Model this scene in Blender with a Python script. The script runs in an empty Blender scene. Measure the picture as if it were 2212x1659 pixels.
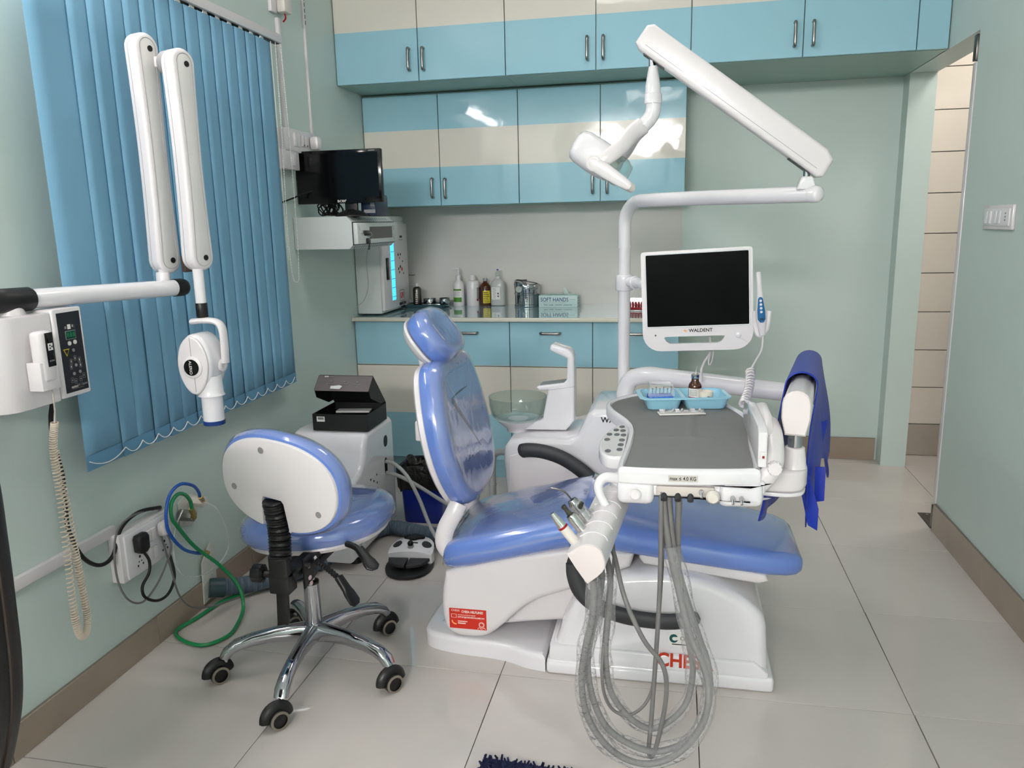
import bpy, bmesh, math, random
from mathutils import Vector, Matrix
random.seed(7)
S = bpy.context.scene
COL = S.collection
PI = math.pi
# ------------------------------------------------------------------ camera
cd = bpy.data.cameras.new('camera'); cam = bpy.data.objects.new('camera', cd); COL.objects.link(cam)
cd.sensor_width = 36.0; cd.lens = 36.0*1679.88/2212.0; cd.clip_start = 0.02
CR = ((0.97925253, -0.01981066, 0.20167304), (0.20144343, 0.20332459, -0.95816473), (-0.02202321, 0.97891095, 0.20309684))
cam.matrix_world = Matrix.Translation((1.715, 0.0, 1.3898)) @ Matrix(CR).to_4x4()
S.camera = cam
# ------------------------------------------------------------------ world, exposure
W = bpy.data.worlds.new('world'); S.world = W; W.use_nodes = True
W.node_tree.nodes['Background'].inputs[0].default_value = (0.75, 0.85, 1.0, 1)
W.node_tree.nodes['Background'].inputs[1].default_value = 0.3
vs = S.view_settings
vs.view_transform = 'Standard'; vs.look = 'None'; vs.gamma = 1.0; vs.use_curve_mapping = False
vs.exposure = 0.22
LAMP_SIDE = 26.0     # emission of the tube light on the left wall
LAMP_FRONT = 225.0    # emission of the double tube light on the front wall
PANEL = 7.0      # emission of the ceiling panels
HALL = 22.0      # emission of the hall panel
# ------------------------------------------------------------------ mesh helpers
def V(*a): return Vector(a)
def basis(n, up=None):
    n = Vector(n).normalized()
    up = Vector(up) if up is not None else (V(0,0,1) if abs(n.z) < .95 else V(0,1,0))
    u = up.cross(n).normalized(); v = n.cross(u)
    return u, v, n
def catmull(pts, k=6, closed=False):
    P = [Vector(p) for p in pts]; n = len(P)
    if n < 3: return P
    out = []
    rng = range(n) if closed else range(n-1)
    for i in rng:
        if closed: a, b, c, d = P[i-1], P[i], P[(i+1) % n], P[(i+2) % n]
        else: a, b, c, d = P[max(i-1,0)], P[i], P[i+1], P[min(i+2,n-1)]
        for j in range(k):
            t = j/k
            out.append(.5*((2*b)+(c-a)*t+(2*a-5*b+4*c-d)*t*t+(3*b-a-3*c+d)*t**3))
    if not closed: out.append(P[-1])
    return out
def rrect(w, h, r, k=4):
    "rounded rectangle outline, counter-clockwise"
    r = min(r, w/2-1e-5, h/2-1e-5); o = []
    for cx, cy, a0 in ((w/2-r,h/2-r,0),(-w/2+r,h/2-r,90),(-w/2+r,-h/2+r,180),(w/2-r,-h/2+r,270)):
        for i in range(k+1):
            a = math.radians(a0+90*i/k); o.append((cx+r*math.cos(a), cy+r*math.sin(a)))
    return o
def ellipse(a, b, n=32): return [(a*math.cos(2*PI*i/n), b*math.sin(2*PI*i/n)) for i in range(n)]
def sellipse(a, b, e=2.5, n=36):
    o = []
    for i in range(n):
        t = 2*PI*i/n; c, s = math.cos(t), math.sin(t)
        o.append((a*math.copysign(abs(c)**(2/e), c), b*math.copysign(abs(s)**(2/e), s)))
    return o
def area2(o): return sum(o[i][0]*o[(i+1)%len(o)][1]-o[(i+1)%len(o)][0]*o[i][1] for i in range(len(o)))
def offset(o, d):
    "move a 2D outline inwards by d along its vertex normals"
    n = len(o); res = []; sg = 1 if area2(o) > 0 else -1
    for i in range(n):
        p, q, r = Vector(o[i-1]), Vector(o[i]), Vector(o[(i+1) % n])
        e1 = (q-p); e2 = (r-q)
        n1 = V(-e1.y, e1.x).normalized()*sg if e1.length > 1e-9 else V(0,0)
        n2 = V(-e2.y, e2.x).normalized()*sg if e2.length > 1e-9 else V(0,0)
        m = (n1+n2)
        m = m.normalized() if m.length > 1e-6 else n1
        c = max(.35, m.dot(n1)) if n1.length > 0 else 1
        res.append((q.x+m.x*d/c, q.y+m.y*d/c))
    return res
class B:
    "collects shapes into one mesh (world coordinates)"
    def __init__(s): s.bm = bmesh.new()
    def add(s, tmp):
        me = bpy.data.meshes.new('t'); tmp.to_mesh(me); tmp.free(); s.bm.from_mesh(me); bpy.data.meshes.remove(me); return s
    def box(s, c, size, bev=0.0, seg=2, rot=None):
        t = bmesh.new(); bmesh.ops.create_cube(t, size=1)
        bmesh.ops.scale(t, vec=size, verts=t.verts)
        if bev > 0: bmesh.ops.bevel(t, geom=t.edges[:], offset=min(bev, min(size)*.49), segments=seg, affect='EDGES', profile=.5, clamp_overlap=True)
        if rot is not None: bmesh.ops.rotate(t, cent=(0,0,0), matrix=rot, verts=t.verts)
        bmesh.ops.translate(t, vec=c, verts=t.verts)
        return s.add(t)
    def rings(s, rings, cap0=True, cap1=True, closed=True):
        bm = s.bm; R = [[bm.verts.new(p) for p in r] for r in rings]; n = len(R[0])
        for a, b in zip(R, R[1:]):
            for i in range(n if closed else n-1):
                j = (i+1) % n
                try: bm.faces.new((a[i], a[j], b[j], b[i]))
                except ValueError: pass
        for r, c in ((R[0], cap0), (R[-1], cap1)):
            if c and closed:
                try: bm.faces.new(r)
                except ValueError: pass
        return s
    def cyl(s, p0, p1, r0, r1=None, n=24, bev=0):
        p0, p1 = Vector(p0), Vector(p1); r1 = r0 if r1 is None else r1
        u, v, w = basis(p1-p0)
        L = (p1-p0).length
        st = [(0, r0), (L, r1)] if not bev else [(0, r0-bev), (bev*.3, r0-bev*.3), (bev, r0), (L-bev, r1), (L-bev*.3, r1-bev*.3), (L, r1-bev)]
        return s.rings([[p0+w*h+(u*math.cos(2*PI*i/n)+v*math.sin(2*PI*i/n))*r for i in range(n)] for h, r in st])
    def lathe(s, prof, o=(0,0,0), ax=(0,0,1), n=32, cap=True):
        u, v, w = basis(ax); o = Vector(o)
        return s.rings([[o+w*z+(u*math.cos(2*PI*i/n)+v*math.sin(2*PI*i/n))*max(r,1e-5) for i in range(n)] for r, z in prof], cap, cap)
    def tube(s, pts, r, n=10, k=5, closed=False, flat=1.0, up=None):
        P = catmull(pts, k, closed) if k > 1 else [Vector(p) for p in pts]
        m = len(P); rings = []; u = None
        for i, p in enumerate(P):
            if closed: t = P[(i+1) % m]-P[i-1]
            else: t = P[min(i+1,m-1)]-P[max(i-1,0)]
            t.normalize()
            if u is None: u, v, _ = basis(t, up)
            else:
                u = (u-t*u.dot(t)); u.normalize(); v = t.cross(u)
            rr = r(i/(m-1)) if callable(r) else r
            rings.append([p+(u*math.cos(2*PI*j/n)*flat+v*math.sin(2*PI*j/n))*rr for j in range(n)])
        if closed: rings.append(rings[0]); return s.rings(rings, False, False)
        return s.rings(rings)
    def prism(s, out, o, u, v, depth, bev=0.0, seg=3, both=True):
        "outline in the u,v plane, extruded along u x v from o by depth; rounded edges"
        o, u, v = Vector(o), Vector(u).normalized(), Vector(v).normalized(); n = u.cross(v)
        st = []
        if bev > 0:
            for i in range(seg+1):
                a = PI/2*i/seg; st.append((bev*(1-math.sin(a)), bev*(1-math.cos(a))))
            if not both: st = [(0, 0)]
            top = [(bev*(1-math.cos(PI/2*i/seg)), depth-bev+bev*math.sin(PI/2*i/seg)) for i in range(seg+1)]
            st = st+top
        else: st = [(0, 0), (0, depth)]
        rs = []
        for d, h in st:
            oo = offset(out, d) if d > 1e-7 else out
            rs.append([o+u*x+v*y+n*h for x, y in oo])
        return s.rings(rs)
    def loft(s, st):
        "stations: (centre, right, up, outline)"
        return s.rings([[Vector(c)+Vector(r)*x+Vector(u)*y for x, y in o] for c, r, u, o in st])
    def ball(s, c, r, sc=(1,1,1), n=16, m=10):
        t = bmesh.new(); bmesh.ops.create_uvsphere(t, u_segments=n, v_segments=m, radius=r)
        bmesh.ops.scale(t, vec=sc, verts=t.verts); bmesh.ops.translate(t, vec=c, verts=t.verts); return s.add(t)
    def quad(s, a, b, c, d):
        s.bm.faces.new([s.bm.verts.new(p) for p in (a,b,c,d)]); return s
def thing(name, label, cat, loc, group=None):
    o = bpy.data.objects.new(name, None); COL.objects.link(o); o.location = loc
    o.empty_display_size = .05
    o['label'] = label; o['category'] = cat
    if group: o['group'] = group
    return o
def root_loc(o):
    l = V(0,0,0)
    while o is not None: l = l+o.location; o = o.parent
    return l
def obj(name, b, m, parent=None, sharp=40, label=None, cat=None, group=None, kind=None, origin=None):
    bm = b.bm if isinstance(b, B) else b
    bmesh.ops.recalc_face_normals(bm, faces=bm.faces)
    if parent is not None: off = root_loc(parent); loc = V(0,0,0)
    else:
        xs = [v.co for v in bm.verts]
        if origin is not None: loc = Vector(origin)
        else: loc = V((min(p.x for p in xs)+max(p.x for p in xs))/2, (min(p.y for p in xs)+max(p.y for p in xs))/2, min(p.z for p in xs))
        off = loc
    bmesh.ops.translate(bm, vec=-off, verts=bm.verts)
    me = bpy.data.meshes.new(name); bm.to_mesh(me); bm.free()
    me.polygons.foreach_set('use_smooth', [True]*len(me.polygons))
    me.set_sharp_from_angle(angle=math.radians(sharp))
    if m is not None: me.materials.append(m)
    o = bpy.data.objects.new(name, me); COL.objects.link(o); o.location = loc; o.parent = parent
    if label: o['label'] = label
    if cat: o['category'] = cat
    if group: o['group'] = group
    if kind: o['kind'] = kind
    return o
def text(body, size, o, u, v, m, parent, name='lettering', align='CENTER', ext=.0003, bold=0.0, sx=1.0):
    cu = bpy.data.curves.new('f', 'FONT'); cu.body = body; cu.size = size; cu.align_x = align; cu.align_y = 'CENTER'
    cu.extrude = ext; cu.offset = bold; cu.resolution_u = 3
    t = bpy.data.objects.new('f', cu); COL.objects.link(t)
    me = bpy.data.meshes.new_from_object(t)
    bpy.data.objects.remove(t); bpy.data.curves.remove(cu)
    u, v = Vector(u).normalized(), Vector(v).normalized(); n = u.cross(v); o = Vector(o)
    M = Matrix(((u.x*sx,v.x,n.x,o.x),(u.y*sx,v.y,n.y,o.y),(u.z*sx,v.z,n.z,o.z),(0,0,0,1)))
    b = B(); b.bm.from_mesh(me); bpy.data.meshes.remove(me)
    bmesh.ops.transform(b.bm, matrix=M, verts=b.bm.verts)
    return obj(name, b, m, parent)
# ------------------------------------------------------------------ materials
def lin(c):
    return tuple(((x/255)/12.92 if x/255 <= .04045 else ((x/255+.055)/1.055)**2.4) for x in c)+(1,)
def mat(name, col, rough=.5, metal=0.0, coat=0.0, spec=.5, bump=0.0, bscale=200.0, var=0.0, vscale=3.0, trans=0.0, ior=1.45, emit=None, estr=0, alpha=1.0, detail=2.0):
    m = bpy.data.materials.new(name); m.use_nodes = True; nt = m.node_tree; p = nt.nodes['Principled BSDF']; I = p.inputs
    c = lin(col); I['Base Color'].default_value = c; I['Roughness'].default_value = rough; I['Metallic'].default_value = metal
    I['Coat Weight'].default_value = coat; I['Coat Roughness'].default_value = .06; I['Specular IOR Level'].default_value = spec
    I['Transmission Weight'].default_value = trans; I['IOR'].default_value = ior; I['Alpha'].default_value = alpha
    if emit: I['Emission Color'].default_value = lin(emit); I['Emission Strength'].default_value = estr
    tc = nt.nodes.new('ShaderNodeTexCoord')
    if var > 0:
        no = nt.nodes.new('ShaderNodeTexNoise'); no.inputs['Scale'].default_value = vscale; no.inputs['Detail'].default_value = 4
        nt.links.new(tc.outputs['Object'], no.inputs['Vector'])
        r = nt.nodes.new('ShaderNodeValToRGB'); r.color_ramp.elements[0].position = .3; r.color_ramp.elements[1].position = .7
        r.color_ramp.elements[0].color = tuple(x*(1-var) for x in c[:3])+(1,); r.color_ramp.elements[1].color = tuple(min(1,x*(1+var)) for x in c[:3])+(1,)
        nt.links.new(no.outputs['Fac'], r.inputs['Fac']); nt.links.new(r.outputs['Color'], I['Base Color'])
    if bump > 0:
        nb = nt.nodes.new('ShaderNodeTexNoise'); nb.inputs['Scale'].default_value = bscale; nb.inputs['Detail'].default_value = detail
        nt.links.new(tc.outputs['Object'], nb.inputs['Vector'])
        bp = nt.nodes.new('ShaderNodeBump'); bp.inputs['Strength'].default_value = bump; bp.inputs['Distance'].default_value = .01
        nt.links.new(nb.outputs['Fac'], bp.inputs['Height']); nt.links.new(bp.outputs['Normal'], I['Normal'])
    return m
def stripes(name, stops, rough=.1, coat=0.0, bump=0.0, bscale=5.0):
    "laminate in horizontal bands: [(height, colour)], constant steps on world z / 3"
    m = mat(name, (255,255,255), rough, coat=coat, bump=bump, bscale=bscale); nt = m.node_tree; p = nt.nodes['Principled BSDF']
    g = nt.nodes.new('ShaderNodeNewGeometry'); sp = nt.nodes.new('ShaderNodeSeparateXYZ'); mm = nt.nodes.new('ShaderNodeMath'); mm.operation = 'DIVIDE'; mm.inputs[1].default_value = 3.0
    r = nt.nodes.new('ShaderNodeValToRGB'); r.color_ramp.interpolation = 'CONSTANT'
    e = r.color_ramp.elements
    while len(e) < len(stops): e.new(.99)
    for el, (h, c) in zip(e, stops): el.position = h/3.0; el.color = lin(c)
    nt.links.new(g.outputs['Position'], sp.inputs[0]); nt.links.new(sp.outputs['Z'], mm.inputs[0]); nt.links.new(mm.outputs[0], r.inputs[0]); nt.links.new(r.outputs[0], p.inputs['Base Color'])
    return m
def film(name, tint=(255,255,255), gloss=.08, bump=.6, bscale=18.0, haze=.08):
    "thin clear plastic: mostly see-through, with shiny creases"
    m = bpy.data.materials.new(name); m.use_nodes = True; nt = m.node_tree; nt.nodes.clear()
    out = nt.nodes.new('ShaderNodeOutputMaterial'); tr = nt.nodes.new('ShaderNodeBsdfTransparent'); tr.inputs[0].default_value = lin(tint)
    gl = nt.nodes.new('ShaderNodeBsdfGlossy'); gl.inputs['Roughness'].default_value = gloss
    df = nt.nodes.new('ShaderNodeBsdfDiffuse'); df.inputs[0].default_value = (.9,.9,.92,1)
    lw = nt.nodes.new('ShaderNodeLayerWeight'); lw.inputs['Blend'].default_value = .5
    pw_ = nt.nodes.new('ShaderNodeMath'); pw_.operation = 'POWER'; pw_.inputs[1].default_value = 4.0
    fr = nt.nodes.new('ShaderNodeMath'); fr.operation = 'MULTIPLY_ADD'; fr.inputs[1].default_value = .75; fr.inputs[2].default_value = .045
    nt.links.new(lw.outputs['Facing'], pw_.inputs[0]); nt.links.new(pw_.outputs[0], fr.inputs[0])
    tc = nt.nodes.new('ShaderNodeTexCoord'); no = nt.nodes.new('ShaderNodeTexNoise'); no.inputs['Scale'].default_value = bscale; no.inputs['Detail'].default_value = 3
    bp = nt.nodes.new('ShaderNodeBump'); bp.inputs['Strength'].default_value = bump; bp.inputs['Distance'].default_value = .02
    nt.links.new(tc.outputs['Object'], no.inputs[0]); nt.links.new(no.outputs['Fac'], bp.inputs['Height'])
    nt.links.new(bp.outputs[0], gl.inputs['Normal']); nt.links.new(bp.outputs[0], lw.inputs['Normal'])
    a = nt.nodes.new('ShaderNodeMixShader'); a.inputs[0].default_value = haze
    b = nt.nodes.new('ShaderNodeMixShader')
    nt.links.new(tr.outputs[0], a.inputs[1]); nt.links.new(df.outputs[0], a.inputs[2])
    nt.links.new(fr.outputs[0], b.inputs[0]); nt.links.new(a.outputs[0], b.inputs[1]); nt.links.new(gl.outputs[0], b.inputs[2])
    nt.links.new(b.outputs[0], out.inputs[0]); return m
M = {}
M['wall'] = mat('mint_wall_paint', (201,216,211), .45, bump=.03, bscale=120, var=.03, vscale=1.5)
M['ceil'] = mat('white_ceiling_paint', (235,236,232), .8)
M['tile'] = mat('cream_floor_tile', (202,195,190), .06, var=.045, vscale=2.2, bump=.004, bscale=4)
M['grout'] = mat('dark_grout', (120,114,104), .8)
M['skirt'] = mat('brown_skirting_tile', (158,142,128), .22, var=.06, vscale=6)
M['lam'] = stripes('striped_laminate', [(0,(153,197,212)),(.375,(218,213,203)),(.64,(153,197,212)),(1.69,(218,213,203)),(1.89,(153,197,212)),(2.337,(218,213,203))], .05, bump=.10, bscale=7)
M['carc'] = mat('mint_carcass', (150,180,170), .4)
M['splash'] = mat('beige_backsplash_laminate', (214,212,207), .14, bump=.03, bscale=5, var=.02)
M['counter'] = mat('blue_glass_counter', (168,204,212), .03, coat=1.0)
M['edge'] = mat('pale_edge_strip', (205,203,190), .35)
M['steel'] = mat('polished_steel', (205,205,205), .16, 1.0)
M['chrome'] = mat('chrome', (176,177,182), .07, 1.0)
M['dsteel'] = mat('dark_steel', (90,88,84), .3, 1.0)
M['white'] = mat('white_plastic', (224,219,221), .28, coat=.25)
M['gwhite'] = mat('glossy_white_enamel', (228,226,230), .12, coat=.6)
M['pwhite'] = mat('powder_coated_white', (212,216,214), .5, bump=.04, bscale=700)
M['cream'] = mat('cream_plastic', (220,213,206), .4)
M['black'] = mat('black_plastic', (16,16,18), .42)
M['gblack'] = mat('glossy_black', (8,8,9), .09)
M['rubber'] = mat('dark_grey_rubber', (46,47,50), .55)
M['blind'] = mat('blue_blind_fabric', (122,170,199), .85, bump=.12, bscale=900, var=.02)
M['blindhem'] = mat('blue_blind_hem', (102,151,183), .85, bump=.12, bscale=900)
M['bead'] = mat('white_bead', (235,235,230), .3)
M['vinyl'] = mat('periwinkle_vinyl', (98,127,198), .14, coat=1.0, bump=.02, bscale=300, var=.03, vscale=8)
M['vinyl2'] = mat('pale_blue_vinyl', (112,150,214), .3, coat=.5, bump=.03, bscale=30)
M['blue'] = mat('royal_blue_plastic', (18,44,150), .3)
M['apron'] = mat('royal_blue_rubber_apron', (22,50,160), .42, bump=.05, bscale=40)
M['trayblue'] = mat('sky_blue_plastic_tray', (158,212,234), .3, coat=.3)
M['greymat'] = mat('grey_drape', (122,122,122), .7, bump=.15, bscale=14)
M['grey'] = mat('grey_rubber_hose', (112,110,110), .5)
M['lgrey'] = mat('light_grey_hose', (176,178,178), .45)
M['bgrey'] = mat('blue_grey_corrugated_hose', (92,108,124), .5)
M['green'] = mat('green_tube', (14,138,78), .22, coat=.4)
M['bluetube'] = mat('blue_tube', (12,82,178), .22, coat=.4)
M['clear'] = film('clear_film', gloss=.07, bump=.35, bscale=7, haze=.07)
M['cleartube'] = film('clear_tube', gloss=.05, bump=.1, haze=.25)
M['sleeve'] = film('crinkled_sleeve', gloss=.15, bump=1.0, bscale=60, haze=.09)
M['glass'] = mat('clear_glass', (240,246,244), .02, trans=1.0, ior=1.45)
M['bglass'] = film('pale_bowl_glass', (236,243,241), .03, bump=.02, haze=.03)
M['brass'] = mat('brass', (196,170,110), .3, 1.0)
M['red'] = mat('red_sticker', (196,40,20), .4)
M['redp'] = mat('red_plastic', (140,14,22), .3)
M['ink'] = mat('black_ink', (20,20,24), .5)
M['wink'] = mat('white_ink', (235,225,220), .5)
M['gink'] = mat('grey_ink', (140,140,142), .5)
M['oink'] = mat('orange_ink', (246,170,110), .5)
M['amber'] = mat('amber_glass', (74,36,14), .08, coat=.5)
M['paper'] = mat('white_paper', (228,226,222), .6)
M['yellow'] = mat('yellow_label', (220,200,50), .5)
M['lgreen'] = mat('green_label', (70,130,40), .5)
M['screen'] = mat('dark_screen', (6,6,7), .12)
M['uv'] = mat('blue_lit_uv_window', (60,190,240), .3, emit=(70,205,255), estr=1.1)
M['rug'] = mat('navy_pile', (14,22,58), .9)
M['plaster'] = mat('rough_white_plaster', (205,205,198), .9, bump=.5, bscale=60)
M['wtile0'] = mat('grey_wall_tile', (176,166,156), .3, var=.03)
M['wtile'] = mat('cream_wall_tile', (228,218,208), .3, var=.02)
M['tube_light'] = mat('tube_light_diffuser', (255,255,255), .5, emit=(255,248,247), estr=LAMP_SIDE)
M['front_light'] = mat('front_tube_diffuser', (255,255,255), .5, emit=(255,248,247), estr=LAMP_FRONT)
M['panel_light'] = mat('panel_light_diffuser', (255,255,255), .5, emit=(255,249,246), estr=PANEL)
M['hall_light'] = mat('hall_panel_diffuser', (255,255,255), .5, emit=(255,246,238), estr=HALL)
# ------------------------------------------------------------------ the room
XR, YB, YF, ZC, WT = 2.875, 4.65, -3.4, 2.78, .13     # right wall, back wall, front wall, ceiling, wall thickness
floor = obj('floor', B().box((XR/2+.55, (YF+5.0)/2, -.03), (XR+1.9, 5.0-YF+.4, .04)), M['grout'], kind='structure')
tx = [.0043+.6*k for k in range(-1, 8)]; ty = [2.1498-.6*10+.6*k for k in range(0, 17)]
tilecache = {}
for a in tx:
    for c in ty:
        x0, x1, y0, y1 = max(a, 0), min(a+.6, 4.05), max(c, YF), min(c+.6, 4.78)
        if x1-x0 < .02 or y1-y0 < .02: continue
        if x0 > XR+.3 and y1 < 3.0: continue
        key = (round(x1-x0,3), round(y1-y0,3))
        if key not in tilecache:
            w, h = key; b = B().box((0,0,-.006), (w-.0025, h-.0025, .012), .0008, 1)
            o = obj('floor_tile', b, M['tile'], floor); o.data.transform(Matrix.Translation(root_loc(floor))); tilecache[key] = o.data
            o.location = V((x0+x1)/2, (y0+y1)/2, 0)-root_loc(floor)
        else:
            o = bpy.data.objects.new('floor_tile', tilecache[key]); COL.objects.link(o); o.parent = floor
            o.location = V((x0+x1)/2, (y0+y1)/2, 0)-root_loc(floor)
obj('ceiling', B().box((XR/2+.6, (YF+5)/2, ZC+.05), (XR+2.0, 5-YF+.4, .1)), M['ceil'], kind='structure')
obj('wall_left', B().box((-.06, (YF+YB)/2, ZC/2), (.12, YB-YF+.26, ZC)), M['wall'], kind='structure')
obj('wall_back', B().box((XR/2-.0, YB+.06, ZC/2), (XR+.0, .12, ZC)), M['wall'], kind='structure')
obj('wall_front', B().box((XR/2, YF-.06, ZC/2), (XR+.26, .12, ZC)), M['wall'], kind='structure')
b = B().box((XR+WT/2, (YF+3.585)/2, ZC/2), (WT, 3.585-YF, ZC))
b.box((XR+WT/2, (3.585+4.54)/2, (2.093+ZC)/2), (WT, 4.54-3.585, ZC-2.093))
b.box((XR+WT/2, (4.54+4.77)/2, ZC/2), (WT, .23, ZC))
obj('wall_right', b, M['wall'], kind='structure')
# hall beyond the doorway
hall = obj('wall_hall', B().box((3.55, 4.83, ZC/2), (1.1, .1, ZC)), M['grout'], kind='structure')
for i in range(14):
    z0 = .19+.218*(i-1) if i else .0; z1 = .19+.218*i
    z1 = min(z1, ZC)
    if z0 >= ZC-.01: break
    for j in range(2):
        x0 = 3.0+.55*j
        obj('wall_tile', B().box((x0+.275, 4.775, (z0+z1)/2), (.547, .012, z1-z0-.005), .001, 1), M['wtile'] if i else M['wtile0'], hall)
obj('wall_hall_side', B().box((4.1, 3.9, ZC/2), (.1, 1.9, ZC)), M['ceil'], kind='structure')
obj('wall_hall_near', B().box((3.55, 2.95, ZC/2), (1.1, .1, ZC)), M['ceil'], kind='structure')
# skirting tiles
def skirting(name, p0, p1, nrm, h=.13, t=.012, n=None):
    p0, p1 = Vector(p0), Vector(p1); L = (p1-p0).length; d = (p1-p0).normalized(); nrm = Vector(nrm)
    base = obj(name, B().box((p0+p1)/2+nrm*(t*.35)+V(0,0,h/2), (abs(d.x)*L+abs(nrm.x)*t*.7, abs(d.y)*L+abs(nrm.y)*t*.7, h)), M['grout'], kind='structure')
    n = n or max(1, round(L/.6))
    for i in range(n):
        c = p0+d*(L*(i+.5)/n)+nrm*(t*.6)+V(0,0,h/2)
        w = L/n-.002
        obj('skirting_tile', B().box(c, (abs(d.x)*w+abs(nrm.x)*t*.8, abs(d.y)*w+abs(nrm.y)*t*.8, h-.001), .001, 1), M['skirt'], base)
skirting('baseboard_left', (0,YF,0), (0,3.98,0), (1,0,0), h=.10)
skirting('baseboard_right', (XR,YF,0), (XR,3.583,0), (-1,0,0), h=.125)
skirting('baseboard_back', (1.76,YB,0), (2.865,YB,0), (0,-1,0), h=.13)
# window with frame on the left wall, behind the blind
w1 = obj('window_1', B().box((.004, 2.5, 1.4), (.012, 1.0, 1.2)), M['gblack'], kind='structure')
for y in (2.0, 2.5, 3.0): obj('window_frame', B().box((.012, y, 1.4), (.024, .05, 1.3), .004), M['white'], w1)
for z in (.77, 2.03): obj('window_frame', B().box((.012, 2.5, z), (.022, 1.0, .05), .004), M['white'], w1)
# backsplash panel between the cabinets
obj('trim_1', B().box((.876, YB-.004, 1.2), (1.75, .008, .59)), M['splash'], kind='structure')
# frameless glass door, opened into the hall, with its floor plate
d1 = obj('door_1', B().box((3.31, 3.606, 1.05), (.85, .012, 2.03), .002), M['glass'], kind='structure')
obj('patch_fitting', B().box((2.905, 3.606, 2.03), (.075, .034, .10), .003), M['dsteel'], d1)
obj('patch_fitting', B().box((2.905, 3.606, .06), (.075, .034, .10), .003), M['dsteel'], d1)
obj('door_edge_strip', B().box((2.878, 3.606, 1.045), (.012, .036, 1.86), .002), M['white'], d1)
b = B().box((2.92, 3.70, .002), (.11, .19, .004), .001, 1)
fp = obj('floor_spring_plate', b, M['dsteel'], label='dark metal floor plate set in tiles at the doorway', cat='floor plate')
for y in (3.63, 3.77): obj('screw', B().cyl((2.90,y,.004), (2.90,y,.0056), .006, n=12), M['steel'], fp)
# ------------------------------------------------------------------ lights: two tube lights on the walls, one ceiling panel, hall panel
def batten(name, c, size, along, out, label, em='tube_light'):
    t = thing(name, label, 'light', c, None)
    c = Vector(c); out = Vector(out)
    obj('housing', B().box(c, size, .004), M['white'], t)
    a = Vector(along)
    L = max(size)
    obj('diffuser', B().tube([c+out*.045-a*(L/2-.03), c+out*.045+a*(L/2-.03)], .03, 16, k=1), M[em], t)
    for sgn in (-1, 1): obj('end_cap', B().box(c+out*.04+a*sgn*(L/2-.014), [.07 if abs(out[i])>.5 else (.028 if abs(a[i])>.5 else .07) for i in range(3)], .004), M['white'], t)
    return t
batten('tube_light', (.02, 1.65, 2.29), (.04, 1.25, .06), (0,1,0), (1,0,0), 'white tube light on left wall above the blue blind')
batten('tube_light', (1.06, YF+.02, 2.62), (1.35, .04, .06), (1,0,0), (0,1,0), 'upper white tube light on wall opposite the cabinets', 'front_light')
batten('tube_light', (1.06, YF+.02, 2.44), (1.35, .04, .06), (1,0,0), (0,1,0), 'lower white tube light on wall opposite the cabinets', 'front_light')
def panel(c, s, label, em='panel_light'):
    t = thing('ceiling_panel_light', label, 'light', c); c = Vector(c)
    obj('frame', B().box(c+V(0,0,-.006), (s+.03, s+.03, .012), .002), M['white'], t)
    obj('diffuser', B().box(c+V(0,0,-.0125), (s, s, .004)), M[em], t)
panel((1.45, 2.75, ZC), .55, 'square ceiling panel light above the dental chair')
panel((1.45, -.8, ZC), .55, 'square ceiling panel light behind the camera end of the room')
panel((3.5, 4.1, ZC), .4, 'square ceiling panel light in the hall', 'hall_light')
M['hsteel'] = mat('satin_handle_steel', (150,148,144), .22, 1.0)
# ------------------------------------------------------------------ cabinets
def handle(parent, c, along, out, L=.10):
    c, a, o = Vector(c), Vector(along), Vector(out)
    p = [c-a*L/2, c-a*L/2+o*.022, c-a*(L/2-.012)+o*.03, c+a*(L/2-.012)+o*.03, c+a*L/2+o*.022, c+a*L/2]
    return obj('handle', B().tube(p, .0075, 10, k=4), M['hsteel'], parent)
def unit(name, label, cat, x0, x1, yf, yb, z0, z1, doors, group):
    t = thing(name, label, cat, ((x0+x1)/2, (yf+yb)/2, z0), group)
    obj('body', B().box(((x0+x1)/2, (yf+yb)/2+.012, (z0+z1)/2), (x1-x0-.001, yb-yf-.024, z1-z0)), M['carc'], t)
    for kind, a, b_, c, d, h in doors:      # x0 x1 z0 z1 handle
        o = obj(kind, B().box(((a+b_)/2, yf+.009, (c+d)/2), (b_-a-.004, .018, d-c-.004), .0012, 1), M['lam'], t)
        if h: handle(o, (h[0], yf, h[1]), (0,0,1) if h[2] == 'v' else (1,0,0), (0,-1,0))
    return t
LF, LB = 3.95, 4.648
g = 'overhead loft cabinets'
unit('loft_cabinet', 'blue and cream loft cabinet above the left wall cabinet, left of three', 'cabinet', 0.003, .886, LF, LB, 2.095, ZC-.001,
     [('door', .003, .4425, 2.095, ZC-.002, (.398, 2.198, 'v')), ('door', .4425, .886, 2.095, ZC-.002, (.472, 2.196, 'v'))], g)
unit('loft_cabinet', 'blue and cream loft cabinet in the middle, behind the lamp head', 'cabinet', .886, 1.77, LF, LB, 2.095, ZC-.001,
     [('door', .886, 1.328, 2.095, ZC-.002, (1.288, 2.194, 'v')), ('door', 1.328, 1.77, 2.095, ZC-.002, (1.364, 2.193, 'v'))], g)
unit('loft_cabinet', 'blue and cream loft cabinet over the bare mint wall and doorway', 'cabinet', 1.77, 2.872, LF, LB, 2.095, ZC-.001,
     [('door', 1.77, 2.265, 2.095, ZC-.002, (2.226, 2.194, 'v')), ('door', 2.265, 2.742, 2.095, ZC-.002, (2.305, 2.193, 'v')), ('filler_panel', 2.742, 2.872, 2.095, ZC-.002, None)], g)
g = 'wall cabinets over the counter'
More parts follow.
